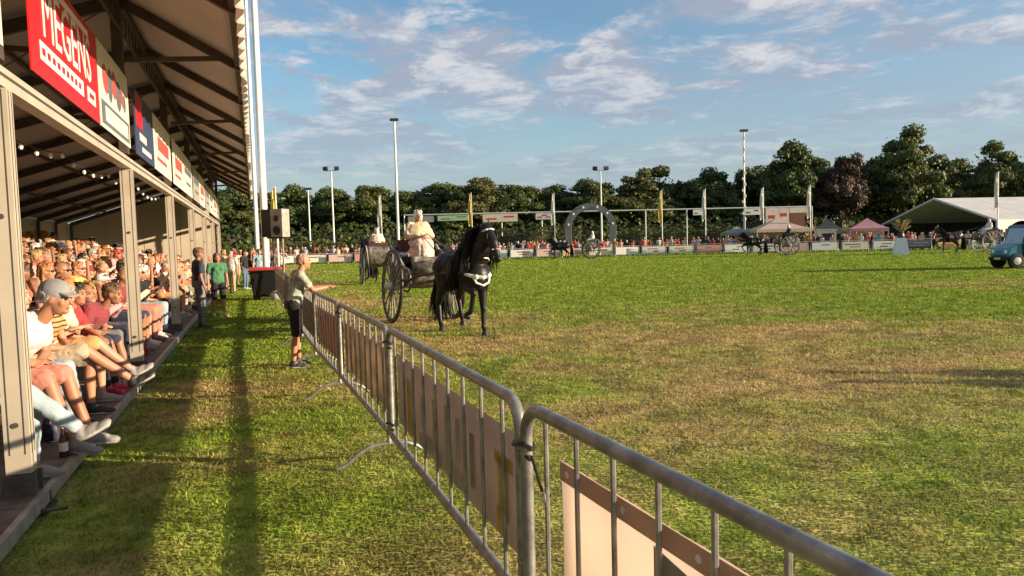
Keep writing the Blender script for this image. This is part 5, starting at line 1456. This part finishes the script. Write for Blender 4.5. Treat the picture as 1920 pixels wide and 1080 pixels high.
def make_carriage():
    o = empty('carriage', (0, 0, 0))
    for s in (1, -1):
        w = link('wheel', WM[0], o, (0, s*.70, .83)); w.rotation_euler = (R(3*s), 0, 0)
        link('felloe', WM[1], w); link('hub', WM[3], w)
        for k in range(14):
            q = link('spoke', WM[2], w); q.rotation_euler = (0, 2*PI*k/14, 0)
    MB().tube([(0, -.72, .83), (0, .72, .83)], .032, 8).build('axle', tyre, o)
    # shell body: side outline swept across the width, belly tapering
    prof = [(-.66, 1.72), (-.70, 1.45), (-.60, 1.10), (-.36, .86), (0, .78), (.34, .80), (.60, .92), (.72, 1.10), (.78, 1.34), (.84, 1.50)]
    m = MB(); vs = []
    ws = [(-1, 1.0), (-.86, .96), (-.4, .9), (.4, .9), (.86, .96), (1, 1.0)]
    for x, z in prof:
        for u, f in ((-1, 0), (-.8, .02), (0, .04), (.8, .02), (1, 0)):
            hw = .40+.10*(z-.78)/.9
            vs.append((x, u*hw, z-f))
    k = 5
    m.add(vs, [(i*k+j, (i+1)*k+j, (i+1)*k+j+1, i*k+j+1) for i in range(len(prof)-1) for j in range(k-1)])
    b = m.build('floor_shell', lacq, o, smooth=True); b.modifiers.new('t', 'SOLIDIFY').thickness = .03
    for s in (1, -1):
        side = [(-.66, 1.72), (-.70, 1.45), (-.60, 1.10), (-.36, .86), (0, .78), (.34, .80), (.60, .92), (.72, 1.10), (.60, 1.22), (.34, 1.24), (.16, 1.34), (.02, 1.52), (-.16, 1.60), (-.40, 1.62), (-.56, 1.74)]
        m = MB(); n = len(side); vs = [(x, s*(.40+.10*(z-.78)/.9), z) for x, z in side]+[(x, s*(.43+.10*(z-.78)/.9), z) for x, z in side]
        m.add(vs, [tuple(range(n)), tuple(reversed(range(n, 2*n)))]+[(i, i+n, (i+1) % n+n, (i+1) % n) for i in range(n)])
        p = m.build('side_panel', lacq, o)
        MB().tube([(x, s*(.445+.10*(z-.78)/.9), z) for x, z in side], .016, 6, closed=True).build('carved_trim', trim, p)
        c = MB()
        for cx, cz, rr_ in ((-.32, 1.22, .15), (.10, 1.08, .13), (.42, 1.05, .09), (-.12, 1.40, .09)):
            c.tube([(cx+rr_*(1-.06*k)*math.cos(k*.55), s*(.447+.10*(cz-.78)/.9), cz+rr_*(1-.06*k)*math.sin(k*.55)) for k in range(14)], .013, 5)
        c.build('carved_scroll', trim, p)
        MB().tube([(-.75, s*.50, .95), (-.82, s*.50, .80), (-.62, s*.50, .70), (0, s*.50, .74), (.55, s*.50, .72), (.80, s*.50, .84), (.74, s*.50, 1.0)], .022, 7).build('spring', tyre, o)
        MB().tube([(-.3, s*.46, .90), (.5, s*.47, .95), (1.2, s*.46, 1.08), (2.1, s*.42, 1.16), (2.75, s*.37, 1.20)], [.036, .036, .032, .028, .024], 8).build('shaft', tyre, o)
        MB().box((.55, s*.52, .62), (.22, .14, .02)).build('step', tyre, o)
    MB().box((-.28, 0, 1.40), (.44, .80, .14)).build('seat_cushion', leather, o)
    MB().box((-.54, 0, 1.64), (.10, .82, .42), rot=Euler((0, R(-10), 0))).build('seat_back', leather, o)
    l = MB(); l.ball((-.30, -.36, 1.50), (.22, .16, .07), 12, 8); l.ball((-.18, -.44, 1.22), (.20, .05, .14), 12, 8); l.build('lace_cover', lace, o, smooth=True)
    d = MB(); vs = []
    for i in range(8):
        t = i/7; x = .78+.10*math.sin(t*2.2); z = 1.1+.26*t
        vs += [(x, -.46, z), (x, 0, z+.05*t), (x, .46, z)]
    d.add(vs, [(3*i+a, 3*i+3+a, 3*i+4+a, 3*i+1+a) for i in range(7) for a in (0, 1)])
    q = d.build('dashboard', lacq, o, smooth=True); q.modifiers.new('t', 'SOLIDIFY').thickness = .025
    MB().tube([(.62, -.30, .98), (.62, .30, .98)], .02, 6).build('foot_rail', tyre, o)
    return o
car0 = make_carriage()
lace_w = M('bonnet_white', (.74, .68, .62), .7, var=.12, scale=14)
drv_kit = make_body(seated(.02, 'rein', spread=.10, turn=.05, seat=.44), .010, True, .98, sleeve='puff', fem=False, skirt=True)
creamd = cloth('dress_cream', (.62, .47, .30), .3); whited = cloth('dress_pinkwhite', (.64, .50, .42), .18); purp = cloth('vest_purple', (.14, .08, .13), .2)
def bonnet_mesh():
    m = MB(); m.ball((-.022, 0, .035), (.112, .094, .108), 14, 10)
    for s in (1, -1): m.caps((-.02, s*.085, .0), (-.05, s*.085, -.11), .028, .022)
    m.caps((-.09, 0, -.02), (-.11, 0, -.12), .06, .04)
    m.caps((.0, .055, .10), (.0, -.055, .10), .045, .045)
    return remesh(m, .012, [lace_w], 'bonnet', 2)
def shawl_mesh(J):
    m = MB(); c, n = J['che'], J['nec']; vs = []; K_ = 40
    rings = [(n+V3(.0, 0, .0), .062, .066), (n+V3(-.005, 0, -.04), .10, .125), (c+V3(.0, 0, .085), .135, .225), (c+V3(.02, 0, -.02), .17, .275), (c+V3(.035, 0, -.13), .20, .295), (c+V3(.04, 0, -.20), .215, .30)]
    for i, (p, rx, ry) in enumerate(rings):
        for k in range(K_):
            a = 2*PI*k/K_; f = 1+.05*(i/5)*math.sin(a*9+i)+.03*(i/5)*math.sin(a*17)
            vs.append((p.x+rx*f*math.cos(a), p.y+ry*f*math.sin(a), p.z-(.05*max(0, math.cos(a)) if i > 3 else 0)))
    m.add(vs, [(i*K_+k, i*K_+(k+1) % K_, (i+1)*K_+(k+1) % K_, (i+1)*K_+k) for i in range(len(rings)-1) for k in range(K_)])
    return m.mesh('shawl', creamd, True, False)
bonnet = bonnet_mesh(); shawl = shawl_mesh(drv_kit['J'])
def driver(carriage, label, top, skirt_mat, group='carriage drivers', z=1.24):
    rz = carriage.rotation_euler.z; off = V3(-.22, .0, 0); c, s = math.cos(rz), math.sin(rz)
    p = person(drv_kit, (carriage.location.x+off.x*c, carriage.location.y+off.x*s, z), rz, label, group, 2, shoes='dark', hair='short', haircol='grey', shirt_mat=top, trous_mat=skirt_mat)
    l, q, _ = drv_kit['HM'].decompose()
    b = link('bonnet', bonnet, p); b.location = l; b.rotation_euler = q.to_euler()
    sh_ = link('shawl', shawl, p); setm(sh_, top)
    return p
def reins(carriage, hx, hy, hrz, label):
    """leather reins from the driver's hands over the saddle to the bit"""
    def W(ox, oy, rz, p): c, s = math.cos(rz), math.sin(rz); return V3(ox+p[0]*c-p[1]*s, oy+p[0]*s+p[1]*c, p[2])
    rz = carriage.rotation_euler.z
    o = empty('reins', (carriage.location.x, carriage.location.y, 0))
    for s in (1, -1):
        pts = [W(carriage.location.x, carriage.location.y, rz, (.22, s*.07, 1.98)), W(hx, hy, hrz, (-.9, s*.16, 1.62)), W(hx, hy, hrz, (.18, s*.10, 1.56)), W(hx, hy, hrz, (.7, s*.2+.05, 1.62)), W(hx, hy, hrz, (1.18, s*.08+.13, 1.53))]
        MB().tube([p-V3(carriage.location.x, carriage.location.y, 0) for p in pts], .011, 5).build('rein', blk, o)
    lab(o, label, 'reins', 'driving reins')
car0.location = (3.56, 16.55, 0); car0.rotation_euler = (0, 0, R(-85)); lab(car0, 'carved grey-brown two-wheeled carriage behind the black horse, nearest', 'carriage', 'two-wheeled carriages')
horse(3.72, 13.74, R(-81), 'black long-maned horse trotting towards the camera in white harness')
driver(car0, 'woman in cream dress and white bonnet driving the nearest carriage', creamd, whited)
reins(car0, 3.72, 13.74, R(-81), 'black reins from the woman in cream to the nearest horse')
def rig(x, y, rz, hl, cl, dl, rl, mat=None, top=None, sk=None, sc=None):
    c = copy_tree(car0); c.location = (x, y, 0); c.rotation_euler = (0, 0, rz); lab(c, cl)
    hx, hy = x+2.82*math.cos(rz), y+2.82*math.sin(rz)
    horse(hx, hy, rz, hl, mat); driver(c, dl, top or whited, sk or whited); reins(c, hx, hy, rz, rl)
    return c
rig(5.18, 33.4, R(88), 'black horse hidden in front of the second carriage', 'second carriage, partly hidden left of the nearest one', 'driver in pinkish-white blouse and purple skirt, left of the nearest carriage', 'reins of the second carriage', None, whited, purp)
rig(29.4, 62.4, R(160), 'black horse trotting left in front of the far boards by the arch', 'far carriage in front of the horseshoe arch', 'far driver in white in front of the horseshoe arch', 'reins of the carriage by the arch', None, shirtm['white'], shirtm['cream'])
rig(42.2, 51.2, R(162), 'black horse in front of the cream-pink tent', 'far carriage in front of the cream-pink tent', 'far driver in dark clothes near the cream-pink tent', 'reins of the carriage by the cream-pink tent', None, shirtm['black'], shirtm['black'])
rig(52.6, 41.4, R(161), 'dark brown horse trotting left in front of the marquee', 'carriage in front of the white marquee', 'driver in bright white in front of the dark marquee opening', 'reins of the carriage by the marquee', coat_b, shirtm['white'], shirtm['white'])
# ---------------------------------------------------------------- bin, loudspeaker, poles, vehicle
def waste_bin(x, y):
    o = empty('waste_bin', (x, y, 0), R(-8))
    m = MB(); m.add([(-.40, -.30, .10), (.40, -.30, .10), (.40, .30, .10), (-.40, .30, .10), (-.50, -.38, .98), (.50, -.38, .98), (.50, .38, .98), (-.50, .38, .98)], [(0, 3, 2, 1), (4, 5, 6, 7), (0, 1, 5, 4), (1, 2, 6, 5), (2, 3, 7, 6), (3, 0, 4, 7)])
    b = m.build('container', black, o); bv = b.modifiers.new('b', 'BEVEL'); bv.width = .03; bv.segments = 2
    rm = MB(); rm.box((0, 0, .985), (1.06, .82, .05)); rm.build('rim', black, o)
    l = MB(); vs = []
    for i in range(7):
        a = PI*i/6; vs += [(-.51, -.40*math.cos(a), 1.01+.10*math.sin(a)), (.51, -.40*math.cos(a), 1.01+.10*math.sin(a))]
    l.add(vs, [(2*i, 2*i+1, 2*i+3, 2*i+2) for i in range(6)]+[tuple(range(0, 14, 2)), tuple(range(13, 0, -2))]+[(0, 12, 13, 1)])
    l.build('lid', M('bin_lid_red', (.50, .03, .03), .4, var=.08), o)
    for sx in (-1, 1):
        for sy in (-1, 1):
            MB().lathe([(.085, -.025), (.09, 0), (.085, .025)], (sx*.33, sy*.25, .09), 14, Euler((PI/2, 0, 0))).build('wheel', seam, o)
        MB().tube([(sx*.5, -.2, .9), (sx*.56, -.2, .9), (sx*.56, .2, .9), (sx*.5, .2, .9)], .015, 6).build('handle', black, o)
    lab(o, 'black wheeled waste container with a red lid beside the barriers', 'waste bin')
waste_bin(.32, 26.6)
bag = MB(); bag.ball((0, 0, .16), (.22, .17, .17), 10, 8); bag.ball((.1, .05, .2), (.12, .12, .14), 8, 6)
bg_ = link('litter_bag', remesh(bag, .02, [M('bag_pale', (.45, .42, .45), .4, var=.3, scale=6)], 'litter_bag', 2), None, (.62, 25.9, 0)); lab(bg_, 'pale plastic bag at the foot of the black bin', 'bag')
def pa_stack():
    o = empty('loudspeaker', (.78, 27.6, 0), R(-35))
    MB().box((-.28, .0, 2.62), (.36, .50, .98)).build('cabinet', black, o)
    g = MB().box((.14, -.02, 2.62), (.46, .46, .98)); g.build('cabinet', M('speaker_grey', (.30, .28, .25), .6, var=.15), o)
    for z, r_ in ((2.36, .16), (2.78, .11)):
        MB().lathe([(r_, 0), (r_*.9, .012), (r_*.3, -.0)], (.14, -.262, z), 16, Euler((PI/2, 0, 0))).build('cone', black, o)
    for x in (-.2, .2):
        MB().tube([(x, 0, 0), (x, 0, 2.14)], .035, 8).build('leg', M('timber_post', (.30, .24, .16), .8, var=.2), o)
    MB().box((0, 0, 2.10), (.62, .42, .05)).build('shelf', black, o)
    lab(o, 'black and grey loudspeaker boxes raised on two posts by the barriers', 'loudspeaker')
pa_stack()
feather_flag(.95, 34.0, 4.4, flag_y, 'yellow flag standing behind the loudspeaker', .3)
whpole = M('flagpole_white', (.74, .73, .70), .35, var=.05)
def tall_pole(x, y, h, r0, r1, label):
    o = empty('flagpole', (x, y, 0))
    MB().tube([(0, 0, 0), (0, 0, h*.3), (0, 0, h*.65), (0, 0, h)], [r0, r0*.93, (r0+r1)/2, r1], 14).build('pole', whpole, o, smooth=True)
    MB().lathe([(r0*1.8, 0), (r0*1.8, .05), (r0*1.1, .08)], n=14).build('foot_collar', galv, o)
    MB().tube([(r1+.02, 0, h-.1), (r0+.02, -.02, 1.2)], .006, 4).build('halyard', whp, o)
    lab(o, label, 'flagpole', 'tall white flagpoles beside the path')
tall_pole(.36, 28.4, 16.0, .125, .07, 'thick tall white flagpole rising behind the black bin')
tall_pole(.12, 40.0, 17.5, .10, .055, 'thinner tall white flagpole between the stand and the thick one')
def cart(x, y, rz):
    o = empty('utility_vehicle', (x, y, 0), rz)
    nb = M('paint_navy', (.018, .035, .085), .25, var=.06, spec=.6); cy = M('paint_teal', (.02, .17, .24), .25, var=.08, spec=.6); gl = M('window_pale', (.30, .38, .46), .12, var=.1, spec=.7); rub = M('rubber', (.012, .012, .012), .8, var=.2)
    def solid(name, poly, w, mat, bev=.03):
        p = MB().prism(poly, -w/2, w/2, 'Y').build(name, mat, o); b = p.modifiers.new('b', 'BEVEL'); b.width = bev; b.segments = 2; return p
    solid('cab', [(-1.75, .50), (.02, .50), (.06, 1.02), (-.14, 1.82), (-.22, 1.90), (-1.70, 1.90), (-1.75, 1.82)], 1.34, nb)
    solid('bonnet', [(.0, .48), (.62, .46), (.70, .62), (.62, .90), (.34, 1.06), (.07, 1.10)], 1.22, cy, .05)
    solid('load_bed', [(-3.2, .55), (-1.80, .55), (-1.80, 1.72), (-3.2, 1.72)], 1.40, nb)
    solid('chassis', [(-3.1, .36), (.5, .36), (.5, .47), (-3.1, .47)], 1.0, rub, .01)
    for s in (1, -1):
        MB().prism([(-.85, 1.05), (-.03, 1.05), (-.19, 1.74), (-.85, 1.74)], s*.674-.003, s*.674+.003, 'Y').build('side_window', gl, o)
        MB().prism([(-1.62, 1.05), (-.95, 1.05), (-.95, 1.74), (-1.62, 1.74)], s*.674-.003, s*.674+.003, 'Y').build('side_window', gl, o)
        MB().box((-.88, s*.69, .98), (.12, .03, .04)).build('door_handle', galv, o)
        for x in (.32, -1.25, -2.6):
            w = MB().lathe([(.26, -.09), (.33, -.07), (.345, 0), (.33, .07), (.26, .09)], (x, s*.58, .345), 20, Euler((PI/2, 0, 0))).build('wheel', rub, o, smooth=True)
            MB().lathe([(.17, -.005), (.15, .01), (.05, .02)], (x, s*(.675), .345), 14, Euler((-PI/2*s, 0, 0))).build('rim', galv, w)
        MB().ball((.655, s*.42, .74), (.05, .10, .09), 10, 8).build('headlight', M('headlamp', (.75, .75, .7), .1, var=.03), o)
        MB().box((.02, s*.76, 1.30), (.05, .12, .20)).build('mirror', rub, o)
    m = MB(); m.add([(.075, -.56, 1.08), (.075, .56, 1.08), (-.125, .52, 1.76), (-.125, -.52, 1.76)], [(0, 1, 2, 3)]); ws = m.build('windscreen', gl, o); ws.modifiers.new('t', 'SOLIDIFY').thickness = .01
    MB().box((.70, 0, .44), (.10, 1.2, .14)).build('bumper', rub, o)
    MB().box((.757, 0, .45), (.006, .42, .10)).build('number_plate', M('plate_yellow', (.6, .45, .08), .5), o)
    for k in range(4): MB().box((.69-.012*k, 0, .60+.055*k), (.02, .5, .02)).build('grille_slat', rub, o)
    MB().tube([(.06, -.3, 1.12), (-.02, .1, 1.36)], .008, 5).build('wiper', rub, o)
    for s in (1, -1):
        MB().prism([(-.92, .56), (-.90, .56), (-.90, 1.80), (-.92, 1.80)], s*.671-.002, s*.671+.002, 'Y').build('door_gap', rub, o)
    lab(o, 'dark blue utility vehicle with teal bonnet at the right edge of the field', 'vehicle')
cart(31.45, 23.45, R(161))
# bottle on the deck edge, cup
bt = empty('bottle', (-1.50, 6.62, .142))
MB().lathe([(.032, 0), (.033, .02), (.033, .13), (.014, .19), (.013, .235)], n=12).build('glass', M('bottle_brown', (.035, .014, .008), .15, var=.1, spec=.6), bt, smooth=True)
MB().lathe([(.0338, .05), (.0338, .12)], n=12).build('label', whp, bt)
MB().lathe([(.015, .228), (.015, .245)], n=10).build('bottle_cap', galv, bt)
lab(bt, 'small brown bottle standing on the plank edge by the nearest post', 'bottle')
# two figures added out of view on the right to shade the dry grass
for i, (x, y, l) in enumerate(((13.6, 2.6, 'unseen person in yellow top added right of the picture to cast a shadow'), (13.9, 3.15, 'unseen person in orange top added beside the yellow one to cast a shadow'))):
    person(KS['down'], (x, y, 0), R(150), l, 'people added outside the picture to cast a shadow', 0, ('yellow', 'orange')[i], 'navy', 'dark', 'short', 'brown')
# bags and cups left on the plank edge
for i, (x, y, c, l) in enumerate(((-1.72, 7.30, (.03, .03, .05), 'small dark shoulder bag on the planks by the man in the grey cap'), (-1.74, 9.16, (.42, .30, .16), 'tan handbag on the planks before the second post'), (-1.72, 12.6, (.30, .05, .06), 'red bag on the planks past the second post'))):
    b = MB(); b.ball((0, 0, .10), (.09, .15, .11), 12, 8); b.box((0, 0, .07), (.13, .24, .12))
    o = link('bag', remesh(b, .014, [M('bag_leather_%d' % i, c, .5, var=.2, bump=.2, bscale=30)], 'bag', 2, folds=(.06, .02)), None, (x, y, .141), (0, 0, .4*i))
    MB().tube([(0, -.11, .16), (.02, -.07, .30), (.02, .07, .30), (0, .11, .16)], .008, 6).build('strap', seam, o); lab(o, l, 'bag')
